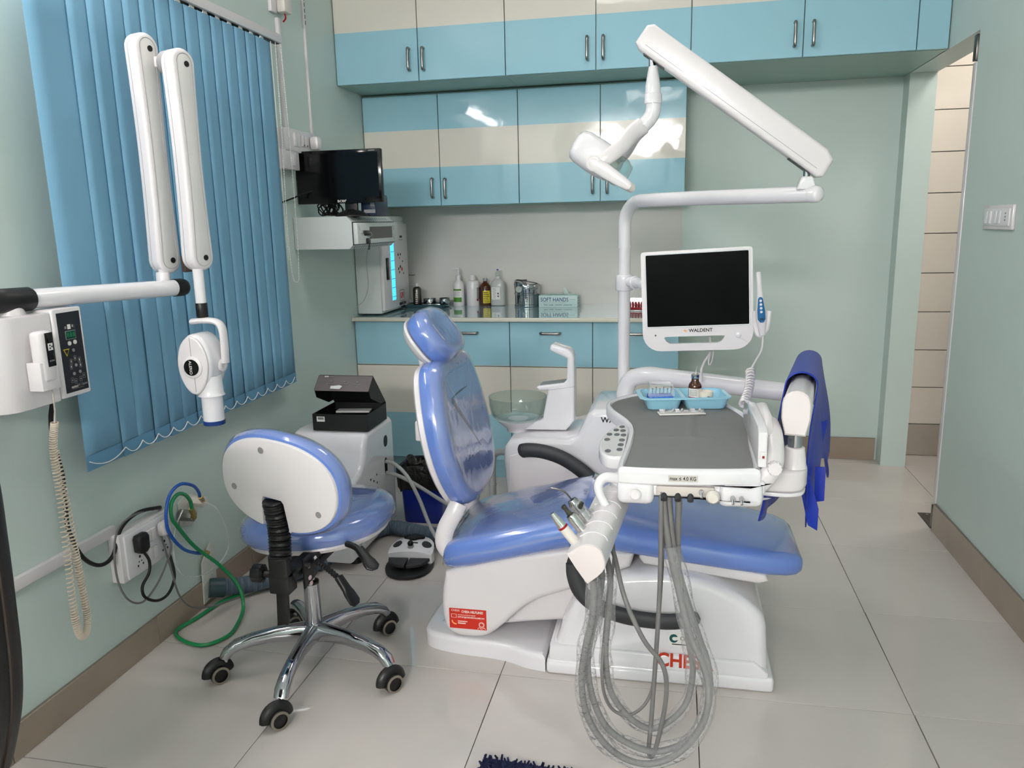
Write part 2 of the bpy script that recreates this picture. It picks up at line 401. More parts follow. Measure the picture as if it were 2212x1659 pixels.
unit('wall_cabinet', 'glossy striped wall cabinet beside the black monitor', 'cabinet', .003, .88, 4.27, LB, 1.49, 2.092,
     [('door', .003, .437, 1.49, 2.084, (.394, 1.586, 'v')), ('door', .437, .88, 1.49, 2.084, (.468, 1.583, 'v'))], g)
unit('wall_cabinet', 'glossy striped wall cabinet behind the dental lamp head', 'cabinet', .88, 1.76, 4.27, LB, 1.49, 2.092,
     [('door', .88, 1.32, 1.49, 2.084, (1.28, 1.586, 'v')), ('door', 1.32, 1.76, 1.49, 2.084, (1.357, 1.584, 'v'))], g)
g = 'base cabinets under the counter'
def base(label, x0, x1, doors):
    t = unit('base_cabinet', label, 'cabinet', x0, x1, 3.98, LB, .115, .883,
         [('drawer', x0, x1, .64, .883, ((x0+x1)/2+.21*(x0 < .1), .822, 'h'))]+[('door', a, b_, .117, .64, None) for a, b_ in doors], g)
    obj('kickboard', B().box(((x0+x1)/2, 4.05, .057), (x1-x0, .02, .114)), M['lam'], t)
base('striped base cabinet with wide drawer, nearest the left wall', .003, .87, [(.003, .434), (.434, .87)])
base('striped base cabinet with one drawer behind the water spout', .87, 1.308, [(.87, 1.308)])
base('striped base cabinet at the right end of counter, behind the pole', 1.308, 1.745, [(1.308, 1.745)])
ct = thing('worktop', 'pale blue glass worktop with cream front edge', 'worktop', (.875, 4.3, .884))
obj('glass_top', B().box((.876, 4.297, .897), (1.746, .70, .016), .001, 1), M['counter'], ct)
obj('front_edge', B().box((.876, 3.946, .8945), (1.746, .01, .021), .002), M['edge'], ct)
ZT = .9052
# ------------------------------------------------------------------ things on the worktop
def bottle(name, label, prof, x, y, m, cat='bottle', n=32, sc=None):
    t = thing(name, label, cat, (x, y, ZT))
    b = B().lathe(prof, (x, y, ZT), n=n)
    obj('body', b, m, t); return t
def label_patch(t, x, y, r, z0, z1, a0, a1, m, name='label', off=.0006):
    n = 10; P = lambda a, z: V(x+(r+off)*math.cos(a), y+(r+off)*math.sin(a), ZT+z)
    b = B()
    b.rings([[P(a0+(a1-a0)*i/n, z) for i in range(n+1)] for z in (z0, z1)], closed=False)
    return obj(name, b, m, t)
# hand rub with pump
x, y = .442, 4.55
t = bottle('pump_bottle', 'white pump bottle with green label on the worktop', [(.0,0),(.031,0),(.034,.004),(.034,.118),(.031,.135),(.016,.152),(.013,.156),(.013,.162)], x, y, M['white'])
obj('pump_cap', B().lathe([(.0,.16),(.0145,.16),(.0145,.182),(.009,.185),(.0,.186)], (x,y,ZT)), M['white'], t)
obj('pump_stem', B().cyl((x,y,ZT+.184), (x,y,ZT+.218), .0045, .0055, 12).tube([(x+.006,y,ZT+.218),(x-.012,y-.002,ZT+.221),(x-.034,y-.004,ZT+.218)], .0045, 8), M['white'], t)
for z0, z1, m in ((.022,.104,'paper'),):
    lb = label_patch(t, x, y, .034, z0, z1, -2.5, -.75, M[m])
label_patch(t, x, y, .0345, .024, .052, -2.45, -.85, M['lgreen'], 'label_band'); label_patch(t, x, y, .0345, .092, .102, -2.45, -.85, M['lgreen'], 'label_band')
for k in range(5): label_patch(t, x, y, .0345, .060+.006*k, .062+.006*k, -2.2+.1*(k%2), -1.1-.1*(k%3), M['gink'], 'label_line')
# white bottle
x = .53
t = bottle('plastic_bottle', 'plain white plastic bottle with screw cap, between pump and brown bottle', [(0,0),(.036,0),(.0385,.004),(.0385,.138),(.034,.148),(.017,.152),(.017,.158)], x, y, M['white'])
obj('cap', B().lathe([(0,.156),(.019,.156),(.019,.165),(.0165,.168),(.0155,.184),(0,.185)], (x,y,ZT)), M['white'], t)
label_patch(t, x, y, .0385, .04, .11, -.7, .3, M['gink']); label_patch(t, x, y, .039, .03, .042, -.75, -.4, M['redp'], 'label_band')
# brown bottle
x = .604
t = bottle('medicine_bottle', 'dark brown bottle with yellow label and silver cap', [(0,0),(.034,0),(.0355,.004),(.0355,.108),(.03,.120),(.014,.138),(.0115,.142),(.0115,.15)], x, y+.012, M['amber'])
obj('cap', B().lathe([(0,.147),(.0135,.147),(.0135,.163),(0,.164)], (x,y+.012,ZT), n=24), M['steel'], t)
label_patch(t, x, y+.012, .0355, .016, .09, -1.75, -.45, M['yellow'])
for k in range(6): label_patch(t, x, y+.012, .036, .022+.011*k, .026+.011*k, -1.65, -.7-.1*(k%3), M['ink'], 'label_line')
# saline bottle
x = .685
b = B(); st = []
for h, w, d in ((0,.036,.022),(.004,.042,.027),(.012,.044,.028),(.11,.044,.028),(.128,.043,.027),(.146,.034,.022),(.158,.02,.016),(.162,.013,.013),(.176,.013,.013)):
    st.append([V(x+p[0], y+p[1], ZT+h) for p in sellipse(w, d, 2.8, 28)])
b.rings(st)
t = thing('saline_bottle', 'translucent saline bottle with white label and blue tip', 'bottle', (x, y, ZT))
obj('body', b, mat('translucent_plastic', (215,218,216), .25, trans=.35), t)
obj('neck', B().lathe([(.013,.176),(.016,.18),(.016,.19),(.012,.2),(.006,.204),(.006,.21)], (x,y,ZT)), M['bglass'], t)
obj('blue_tip', B().box((x,y,ZT+.213), (.010,.010,.008), .001), M['blue'], t)
obj('label', B().box((x-.008,y-.0285,ZT+.075), (.05,.001,.072)), M['paper'], t)
for k in range(7): obj('label_line', B().box((x-.018+.003*(k%2),y-.0292,ZT+.048+.009*k), (.02,.0006,.003)), M['gink'], t)
for k in range(2): obj('label_mark', B().box((x+.006,y-.0292,ZT+.058+.016*k), (.008,.0006,.010)), M['ink'], t)
# steel drum
x, y = .868, 4.52
t = thing('sterilizing_drum', 'shiny steel sterilizing drum with dented lid', 'steel drum', (x, y, ZT))
obj('body', B().lathe([(0,0),(.073,0),(.076,.003),(.076,.012),(.073,.015),(.073,.07),(.076,.073),(.076,.079),(.073,.082),(.073,.108)], (x,y,ZT), n=48), M['chrome'], t)
b = B(); R_ = []
for r, z in ((.0755,.104),(.0765,.108),(.0765,.126),(.072,.132),(.05,.134),(.0,.134)):
    R_.append([V(x+r*math.cos(a), y+r*math.sin(a), ZT+z+(.022*max(0,-math.cos(a))*(1 if z > .125 else 0))) for a in [2*PI*i/48 for i in range(48)]])
b.rings(R_); obj('lid', b, M['chrome'], t)
obj('carry_handle', B().tube([(x-.075,y-.01,ZT+.125),(x-.06,y-.02,ZT+.155),(x,y-.03,ZT+.148),(x+.06,y-.02,ZT+.135),(x+.075,y-.01,ZT+.12)], .003, 8), M['dsteel'], t)
obj('clasp', B().cyl((x-.035,y-.068,ZT+.105), (x-.035,y-.080,ZT+.105), .018, n=20), M['steel'], t)
for k in range(9): obj('vent_hole', B().cyl((x-.012+.012*(k%3), y-.0735, ZT+.035+.011*(k//3)), (x-.012+.012*(k%3), y-.0715, ZT+.035+.011*(k//3)), .0035, n=10), M['dsteel'], t)
# glove box
x, y = 1.06, 4.505
t = thing('glove_box', 'mint cardboard glove box with a glove sticking out', 'glove box', (x, y, ZT))
gb = mat('pale_mint_card', (190,214,212), .45)
obj('carton', B().box((x,y,ZT+.034), (.225,.11,.068), .0015), gb, t)
text('SOFT HANDS', .033, (x-.02,y-.0556,ZT+.043), (1,0,0), (0,0,1), mat('navy_ink',(24,52,110),.5), t, bold=.0002, sx=.82)
text('Fine - tough - sensitive - protective', .0105, (x-.0,y-.0556,ZT+.014), (1,0,0), (0,0,1), mat('navy_ink2',(30,56,112),.5), t, sx=1.1)
obj('printed_line', B().box((x-.02,y-.0553,ZT+.026), (.14,.0006,.0012)), M['gink'], t)
obj('printed_line', B().box((x+.085,y-.0553,ZT+.045), (.03,.0006,.002)), M['gink'], t)
for k in range(3): obj('printed_line', B().box((x+.1127,y,ZT+.02+.014*k), (.0006,.05,.006)), M['gink'], t)
b = B().prism([(-.016,0),(.016,0),(.018,.03),(.010,.05),(-.004,.052),(-.014,.035)], (x+.045,y+.004,ZT+.06), (.9,-.1,-.35), (-.25,0,1), .006, .002)
obj('glove', b, mat('pale_glove',(196,212,206),.6), t)
obj('opening_film', B().tube([(x-.06,y,ZT+.069),(x-.03,y-.02,ZT+.076),(x,y,ZT+.07),(x+.03,y+.01,ZT+.077),(x+.06,y-.01,ZT+.069)], .004, 6, flat=2.5), gb, t)
# instrument tray with cups and spray can
x, y = .265, 4.47
t = thing('instrument_tray', 'dark teal plastic tray under spray can and steel cups', 'tray', (x, y, ZT))
tm = mat('dark_teal_tray', (62,92,98), .25)
b = B(); o = rrect(.27,.15,.02); rs = [[V(x+p[0]*s, y+p[1]*s, ZT+z) for p in o] for s, z in ((.86,0),(.9,.002),(1.0,.017),(1.02,.018),(1.0,.0195),(.98,.017),(.88,.005),(0.01,.005))]
obj('tray_body', b.rings(rs, True, False), tm, t)
def cup(name, label, x, y, r, h, m):
    return obj(name, B().lathe([(0,.0),(r*.95,0),(r,.003),(r,h),(r*1.06,h+.002),(r*.96,h+.001),(r*.93,.004),(0,.004)], (x,y,ZT+.006)), m, label=label, cat='cup')
cup('steel_cup', 'small steel cup at the right of the teal tray', .372, 4.475, .030, .046, M['chrome'])
cup('steel_cup', 'wide dark steel dish next to the spray can', .278, 4.485, .038, .042, M['steel'])
obj('steel_tray_lid', B().box((.31,4.425,ZT+.020), (.11,.04,.004), .001), M['steel'], label='thin steel plate lying on the teal tray', cat='plate')
x, y = .205, 4.47
t = thing('spray_can', 'dark metal spray can with white nozzle and thin straw', 'spray can', (x, y, ZT+.006))
obj('can', B().lathe([(0,.006),(.024,.006),(.025,.009),(.025,.105),(.021,.116),(.012,.122),(.0,.123)], (x,y,ZT)), M['dsteel'], t)
obj('nozzle', B().lathe([(0,.122),(.0065,.122),(.0065,.142),(0,.143)], (x,y,ZT), n=16), M['white'], t)
obj('straw', B().tube([(x,y,ZT+.134),(x-.04,y-.005,ZT+.134),(x-.075,y-.01,ZT+.12)], .0014, 6), M['white'], t)
for k in range(6): obj('printed_line', B().box((x+.002,y-.0255,ZT+.025+.011*k), (.014-.002*(k%3),.0015,.004)), M['wink'], t)
# curing light stand beside the chamber
x, y = .1, 4.56
t = thing('curing_light', 'white curing light on stand behind the disinfection chamber', 'curing light', (x, y, ZT))
obj('stand', B().lathe([(0,0),(.034,0),(.036,.004),(.03,.03),(.012,.05),(0,.051)], (x,y,ZT)), M['white'], t)
obj('wand', B().tube([(x,y,ZT+.04),(x-.002,y,ZT+.16),(x-.006,y,ZT+.24)], lambda s: .013-.006*s, 12), M['white'], t)
obj('button_strip', B().box((x,y-.0125,ZT+.11), (.008,.003,.06), .001), M['black'], t)
obj('eye_shield', B().box((x+.02,y,ZT+.185), (.09,.03,.003), .001), mat('smoked_brown',(70,52,30),.3), t)
# rack of red vials
x, y = 1.53, 4.30
t = thing('capsule_strip', 'clear strips of dark red capsules behind the white monitor', 'capsule strips', (x, y, ZT))
for k in range(7):
    obj('capsule', B().ball((x-.05+.016*k, y-.002*k, ZT+.03), .0075, (1,1,2.6), 10, 8), M['redp'], t)
    obj('capsule', B().ball((x-.056+.017*k, y-.022, ZT+.012), .007, (1.8,1,1), 10, 8), M['redp'], t)
obj('blister_card', B().box((x, y+.012, ZT+.034), (.13,.003,.066), .001, 1, Matrix.Rotation(-.15,3,'X')), M['cleartube'], t)
obj('blister_card', B().box((x, y-.02, ZT+.0035), (.14,.05,.003), .001), M['steel'], t)
obj('dome', B().lathe([(.04,.0),(.038,.03),(.026,.06),(.012,.074),(0,.078)], (x+.045,y+.06,ZT), cap=False), M['bglass'], t)
# UV disinfection chamber
t = thing('disinfection_chamber', 'white UV disinfection chamber glowing blue under the wall rack', 'UV chamber', (.075, 4.24, ZT))
X0, X1, Y0, Y1, H = .004, .145, 4.035, 4.46, .50
obj('cabinet', B().box(((X0+X1)/2,(Y0+Y1)/2,ZT+.008+H/2), (X1-X0,Y1-Y0,H), .006), M['pwhite'], t)
obj('top_cover', B().box(((X0+X1)/2,(Y0+Y1)/2+.1,ZT+.008+H+.012), (X1-X0+.004,.2,.03), .008), M['pwhite'], t)
dr = obj('door', B().box((X1+.009,(Y0+Y1)/2,ZT+.008+H/2), (.018,Y1-Y0-.012,H-.03), .004), M['white'], t)
obj('uv_window', B().box((X1+.0185,Y0+.155,ZT+.255), (.002,.055,.37)), M['uv'], dr)
for k in range(7): obj('window_bar', B().box((X1+.0196,Y0+.155,ZT+.09+.05*k), (.001,.055,.003)), M['bluetube'], dr)
obj('pull_grip', B().box((X1+.022,Y0+.065,ZT+.25), (.01,.03,.12), .003), M['gblack'], dr)
text('UV', .045, (X1+.0186,Y0+.285,ZT+.085), (0,1,0), (0,0,1), M['red'], dr, bold=.0015)
bx = rrect(.075,.06,.008); bb = B(); bb.rings([[V(X1+.0188,Y0+.285+p[0]*s,ZT+.085+p[1]*s) for p in bx] for s in (1,1.09)], False, False); obj('printed_frame', bb, M['ink'], dr)
text('DISINFECTION', .021, (X1+.0186,Y0+.29,ZT+.038), (0,1,0), (0,0,1), M['ink'], dr, bold=.0012, sx=.8)
text('CHAMBER', .021, (X1+.0186,Y0+.29,ZT+.017), (0,1,0), (0,0,1), M['ink'], dr, bold=.0012, sx=.8)
for dy, dz, r, m in ((.25,.32,.008,'ink'),(.27,.30,.006,'red'),(.29,.32,.007,'ink'),(.25,.24,.008,'ink'),(.28,.25,.009,'ink'),(.305,.235,.011,'red'),(.26,.22,.007,'ink'),(.33,.21,.006,'ink'),(.32,.28,.005,'ink')):
    obj('printed_germ', B().cyl((X1+.018,Y0+dy,ZT+dz), (X1+.0192,Y0+dy,ZT+dz), r, n=12), M[m], dr)
obj('printed_mark', B().box((X1+.0186,Y0+.31,ZT+.42),(.0008,.04,.012)), M['ink'], dr)
obj('printed_line', B().box((X1+.0186,Y0+.31,ZT+.402), (.0008,.06,.004)), M['gink'], dr)
# ------------------------------------------------------------------ wall rack with monitor
t = thing('network_rack', 'white wall-mounted metal rack with dark window and lock', 'wall rack', (.14, 3.55, 1.29))
RX, RY0, RY1, Z0, Z1 = .268, 3.36, 3.90, 1.288, 1.434
prof = [(0,Z0),(RX-.0,Z0),(RX+.018,Z0+.018),(RX+.018,Z1-.026),(RX-.01,Z1),(0,Z1)]
obj('body', B().prism([(x_,z_) for x_, z_ in prof], (.001,RY1,0), (1,0,0), (0,0,1), RY1-RY0, .002, 1), M['pwhite'], t)
obj('door_gap', B().box((RX+.0185,(RY0+RY1)/2,1.357), (.002,RY1-RY0-.002,.104)), M['black'], t)
dr = obj('door', B().box((RX+.031,(RY0+RY1)/2,1.357), (.022,RY1-RY0-.01,.096), .003), M['pwhite'], t)
obj('window', B().box((RX+.0415,(RY0+RY1)/2+.03,1.358), (.002,.30,.056)), mat('smoked_window',(66,68,66),.15), dr)
obj('lock', B().cyl((RX+.04,RY0+.055,1.362),(RX+.052,RY0+.055,1.362),.009,n=16), M['steel'], dr)
for yy, zz in ((.03,.022),(.03,-.022),(.47,.022),(.47,-.022)):
    obj('vent_slit', B().box((RX+.0415,RY0+yy,1.357+zz), (.001,.004,.026), 0, 1, Matrix.Rotation(.5,3,'X')), M['black'], dr)
for i in range(16):
    obj('vent_slot', B().box((RX+.0045,RY0+.04+.028*i,Z1-.0125), (.016,.005,.001), 0, 1, Matrix.Rotation(.75,3,'Y')), M['black'], t)
    obj('vent_slot', B().box((RX+.0095,RY0+.04+.028*i,Z0+.0085), (.016,.005,.001), 0, 1, Matrix.Rotation(-.79,3,'Y')), M['black'], t)
k = thing('key_pair', 'two black-headed keys hanging in the rack lock', 'keys', (RX+.06, RY0+.06, 1.30))
obj('key_head', B().box((RX+.065,RY0+.06,1.358), (.03,.006,.024), .003), M['black'], k)
obj('key_ring', B().tube([(RX+.074+.012*math.cos(a), RY0+.062, 1.352+.012*math.sin(a)) for a in [2*PI*i/10 for i in range(10)]], .0012, 6, 2, True), M['steel'], k)
obj('key_head', B().box((RX+.068,RY0+.063,1.322), (.022,.006,.026), .003), M['black'], k)
obj('key_blade', B().box((RX+.071,RY0+.063,1.297), (.008,.002,.03), 0, 1, Matrix.Rotation(.15,3,'Y')), M['dsteel'], k)
# monitor on the rack
t = thing('desktop_monitor', 'black desktop monitor standing on the white wall rack', 'monitor', (.235, 3.47, Z1))
my = 3.43; mx = .212; mz = 1.611
rt = Matrix.Rotation(.0,3,'Z')
sh = obj('bezel', B().box((mx,my,mz), (.415,.028,.236), .005), M['gblack'], t)
obj('screen', B().box((mx,my-.0142,mz+.006), (.385,.002,.196)), M['screen'], sh)
text('acer', .022, (mx+.01,my-.0146,mz-.106), (1,0,0), (0,0,1), M['wink'], sh, bold=.0002, sx=1.15)
obj('printed_mark', B().box((mx+.165,my-.0146,mz+.110),(.03,.0006,.003)), M['gink'], sh)
obj('neck', B().box((mx+.045,my+.012,1.475), (.06,.02,.09), .004), M['black'], t)
obj('foot', B().lathe([(0,0),(.075,0),(.075,.006),(.058,.018),(.026,.032),(0,.035)], (mx+.04,my+.02,Z1), n=36), M['black'], t)
obj('cpu_box', B().box((.322,3.56,Z1+.05), (.075,.17,.10), .012), mat('navy_black_plastic',(24,36,62),.35), label='small dark blue mini computer behind the desktop monitor', cat='mini computer')
cb = bpy.data.objects['cpu_box']
obj('sticker', B().box((.33,3.4745,Z1+.022), (.055,.001,.016)), M['gink'], cb); obj('sticker', B().box((.345,3.4745,Z1+.055), (.02,.001,.018)), M['gink'], cb)
b = B(); pts = []
for i in range(46):
    a = i*1.35; pts.append((.128+.062*math.cos(a)*(.6+.4*math.sin(i*.7)), 3.50+.025*math.sin(a*1.3), Z1+.007+.034*(1+math.sin(a*.9+i*.3))))
obj('cable_tangle', b.tube(pts, .0032, 6, 4), M['black'], label='tangled black cables under the desktop monitor', cat='cables')
obj('power_lead', B().tube([(.13,3.44,1.56),(.06,3.40,1.545),(.02,3.34,1.52),(.006,3.26,1.50)], .004, 6), M['black'], label='black lead running behind the desktop monitor to the wall', cat='cable')
obj('thin_cord', B().tube([(.19,3.78,1.288),(.15,3.84,1.20),(.12,3.92,1.08),(.08,3.95,1.0),(.03,3.93,.95),(.02,3.925,.912)], .0022, 6), M['lgrey'], label='thin grey cord hanging under the wall rack', cat='cord')
# ------------------------------------------------------------------ upper left wall: switch box, trunking, bell
def sw_row(t, x, ys, z, h=.06, w=.026):
    for y in ys: obj('rocker', B().box((x+.003,y,z), (.01,w,h), .003, 2, Matrix.Rotation(.06,3,'Y')), M['white'], t)
t = thing('switch_box', 'white surface switch box above the desktop monitor', 'switch box', (0, 3.42, 1.72))
obj('back_box', B().box((.02,3.42,1.77), (.04,.31,.10), .003), M['white'], t)
sw_row(t, .04, (3.36,3.39), 1.775); sw_row(t, .04, (3.43,3.46), 1.775, .05, .02)
pl = obj('plug', B().box((.062,3.525,1.772), (.045,.05,.065), .015), M['white'], t)
obj('switch_slot', B().box((.046,3.44,1.756), (.002,.008,.008)), M['black'], t); obj('switch_slot', B().box((.046,3.47,1.756), (.002,.008,.008)), M['black'], t)
t = thing('socket_box', 'white surface socket box half hidden by the desktop monitor', 'socket box', (0, 3.30, 1.64))
obj('back_box', B().box((.02,3.31,1.685), (.04,.16,.085), .003), M['white'], t)
obj('shutter', B().box((.042,3.34,1.685), (.004,.03,.05), .001), M['gwhite'], t)
obj('trunking', B().box((.008,3.345,2.05), (.016,.022,.46), .002), M['white'], label='white cable trunking running down to the switch box', cat='trunking')
obj('trunking', B().box((.006,3.61,2.1), (.012,.014,.72), .002), M['white'], label='thin white cable trunking nearest the loft cabinet', cat='trunking')
for k in range(9): obj('dark_gap', B().box((.0122,3.611,2.32+.026*k), (.001,.005,.018)), M['black'], bpy.data.objects['trunking.001'])
t = thing('door_chime', 'cream plastic door chime high on the left wall', 'chime', (0,3.35,2.29))
obj('base_plate', B().box((.008,3.31,2.36), (.016,.05,.13), .003), M['white'], t)
obj('cover', B().box((.032,3.37,2.36), (.045,.07,.12), .012), M['cream'], t)
obj('red_lead', B().tube([(.03,3.37,2.305),(.035,3.372,2.285),(.02,3.375,2.27)], .004, 6), M['redp'], t)
# ------------------------------------------------------------------ vertical blind
bl = thing('vertical_blind', 'blue vertical slat blind over the window on the left wall', 'blind', (.08, 2.5, .7))
BX = .062
obj('head_rail', B().box((.06,2.53,2.165), (.045,1.40,.035), .003), M['white'], bl)
obj('rail_slot', B().box((.06,2.53,2.1465), (.02,1.39,.003)), M['black'], bl)
ys = [1.842, 1.995]
while ys[-1] < 3.09: ys.append(ys[-1]+.0785)
NS = len(ys)-1
zb, zt_ = .715, 2.135
for i in range(NS):
    y0, y1 = ys[i], ys[i+1]
    w = .127 if i else .21
    ang = math.radians(7 if i else 4)+random.uniform(-.012,.012)       # slats overlap like shingles
    b = B(); n = 5; rows = 9
    rs = []
    for r in range(rows):
        z = zb+(zt_-zb)*r/(rows-1); row = []
        sway = .002*math.sin(i*2.1+r*.55)
        for c in range(n):
            f = c/(n-1)-.0
            yy = y0+f*w*math.cos(ang)
            xx = BX+.016-f*w*math.sin(ang)*.6+.0015*math.sin(PI*f)+sway*(1-r/(rows-1))
            row.append(V(max(xx,.03), yy, z))
        rs.append(row)
    b.rings(rs, closed=False)
    b2 = b.bm
    sl = obj('slat', b, M['blind'], bl)
    md = sl.modifiers.new('thickness', 'SOLIDIFY'); md.thickness = .0012
    h = B(); rs = []
    for z in (zb+.001, zb+.045):
        rs.append([p+V(.0016,0,0) if True else p for p in [V(max(BX+.016-(c/(n-1))*w*math.sin(ang)*.6+.0015*math.sin(PI*c/(n-1))+.002*math.sin(i*2.1+(0 if z < zb+.01 else .25)), .0316), y0+(c/(n-1))*w*math.cos(ang), z) for c in range(n)]])
    h.rings(rs, closed=False)
    obj('hem_pocket', h, M['blindhem'], bl)
    obj('slat_clip', B().box((BX+.008,y0+w*.45,zt_+.006), (.006,.03,.016), .001), M['steel'], bl)
    if i < NS:
        za = zb+.030; p0 = V(BX+.021,y0+.004,za); p1 = V(BX+.021,y1+.004,za)
        pts = [p0+(p1-p0)*s-V(0,0,.022*4*s*(1-s))+V(.002,0,0) for s in [k/8 for k in range(9)]]
        obj('bead_chain', B().tube(pts, .0016, 6, 2), M['bead'], bl)
cy0, cy1 = 3.17, 3.215
cx = .085
ch = obj('control_chain', B().tube([(cx,cy0-.01,2.14),(cx,cy0-.015,1.8),(cx,cy0-.03,1.4),(cx,cy0-.02,1.2),(cx,cy0+.01,1.155),(cx,cy1,1.2),(cx,cy1+.01,1.5),(cx,cy1+.005,1.8),(cx,cy1-.01,2.14)], .0011, 6, 5), M['bead'], bl)
bead = None
P = catmull([V(cx,cy0-.01,2.14),V(cx,cy0-.015,1.8),V(cx,cy0-.03,1.4),V(cx,cy0-.02,1.2),V(cx,cy0+.01,1.155),V(cx,cy1,1.2),V(cx,cy1+.01,1.5),V(cx,cy1+.005,1.8),V(cx,cy1-.01,2.14)], 40)
acc = 0; b = B(); last = P[0]
for p in P:
    if (p-last).length > .0095:
        b.ball(p, .0027, n=6, m=4); last = p
o = obj('chain_beads', b, M['bead'], bl); o['kind'] = 'stuff'
obj('wand_cord', B().tube([(cx-.01,cy0-.03,2.14),(cx-.01,cy0-.028,1.75),(cx-.012,cy0-.018,1.25)], .0014, 6), M['bead'], bl)
obj('connector', B().box((cx,cy1+.006,1.78), (.008,.008,.02), .002), M['white'], bl)
obj('chain_weight', B().box((.012,3.165,1.075), (.02,.022,.085), .004), M['gwhite'], bl)
# ------------------------------------------------------------------ wall-mounted x-ray unit
xr = thing('x_ray_unit', 'white wall-mounted dental x-ray unit with folded arm and tube head', 'x-ray machine', (0, 1.62, .975))
def sidebox(y0, y1, x1, z0, z1, r):
    o = [(0,y0),(x1-r,y0)]+[(x1-r+r*math.sin(a),y0+r-r*math.cos(a)) for a in [PI/2*i/6 for i in range(1,7)]]+[(x1,y1),(0,y1)]
    return B().prism(o, (.001,0,z0), (1,0,0), (0,1,0), z1-z0, .004, 2)
obj('control_box', sidebox(1.485, 1.648, .20, .972, 1.197, .055), M['white'], xr)
pn = obj('control_panel_box', sidebox(1.652, 1.748, .204, .976, 1.203, .008), M['white'], xr)
px_ = .2046
fc = obj('panel_face', B().box((px_,1.704,1.090), (.0012,.078,.205)), mat('slate_panel',(24,28,34),.35), pn)
def pbox(name, y, z, w, h, m, d=.0012): return obj(name, B().box((px_+.0008,y,z), (d,w,h)), m, fc)
def pdot(name, y, z, r, m): return obj(name, B().cyl((px_,y,z),(px_+.0026,y,z),r,n=16), m, fc)
pbox('display', 1.704, 1.134, .034, .022, M['gink']); obj('display_glass', B().box((px_+.0016,1.704,1.134), (.001,.031,.019)), mat('green_lcd',(6,70,50),.2), fc)
for k in range(3): text('8', .017, (px_+.0022,1.694+.010*k,1.134), (0,1,0), (0,0,1), mat('lcd_digit',(10,120,80),.4), fc)
pbox('key', 1.702, 1.155, .010, .012, M['paper']); pbox('key', 1.690, 1.154, .005, .006, M['gink']); pbox('key', 1.714, 1.156, .005, .006, M['gink'])
for y, z in ((1.696,1.113),(1.715,1.114)): pdot('button', y, z, .0055, M['paper'])
for y, z, r in ((1.706,1.094,.0042),(1.708,1.055,.0042),(1.698,1.034,.0042),(1.719,1.036,.0042)): pdot('button', y, z, r, M['gink'])
tri = B().prism([(-.010,.008),(.010,.008),(0,-.011)][::-1], (px_+.0004,1.683,1.092), (0,1,0), (0,0,1), .001); obj('warning_triangle', tri, M['yellow'], fc)
obj('warning_inner', B().prism([(-.007,.006),(.007,.006),(0,-.007)][::-1], (px_+.0012,1.683,1.092), (0,1,0), (0,0,1), .0008), M['ink'], fc)
for i in range(5):
    a = math.radians(200-55*i); y, z = 1.708+.017*math.cos(a), 1.058+.015*math.sin(a)
    oo = rrect(.010,.013,.003); bb = B(); bb.rings([[V(px_+.0012,y+p[0]*s,z+p[1]*s) for p in oo] for s in (1,.86)], False, False); obj('key_outline', bb, M['gink'], fc)
    obj('tooth_icon', B().box((px_+.0012,y,z), (.0008,.002,.006)), M['wink'], fc)
for y, z in ((1.690,1.018),(1.701,1.014),(1.719,1.017),(1.731,1.024)):
    oo = rrect(.010,.013,.003); bb = B(); bb.rings([[V(px_+.0012,y+p[0]*s,z+p[1]*s) for p in oo] for s in (1,.86)], False, False); obj('key_outline', bb, M['gink'], fc)
    obj('icon', B().box((px_+.0012,y,z), (.0008,.003,.004)), M['gink'], fc)
text('ALERIO', .007, (px_+.0012,1.695,1.0), (0,1,0), (0,0,1), M['wink'], fc); text('DC Optima', .0085, (px_+.0012,1.724,1.0025), (0,1,.02), (0,0,1), M['gink'], fc)
obj('printed_line', B().box((px_+.0012,1.705,.9955), (.0006,.04,.0006)), M['gink'], fc)
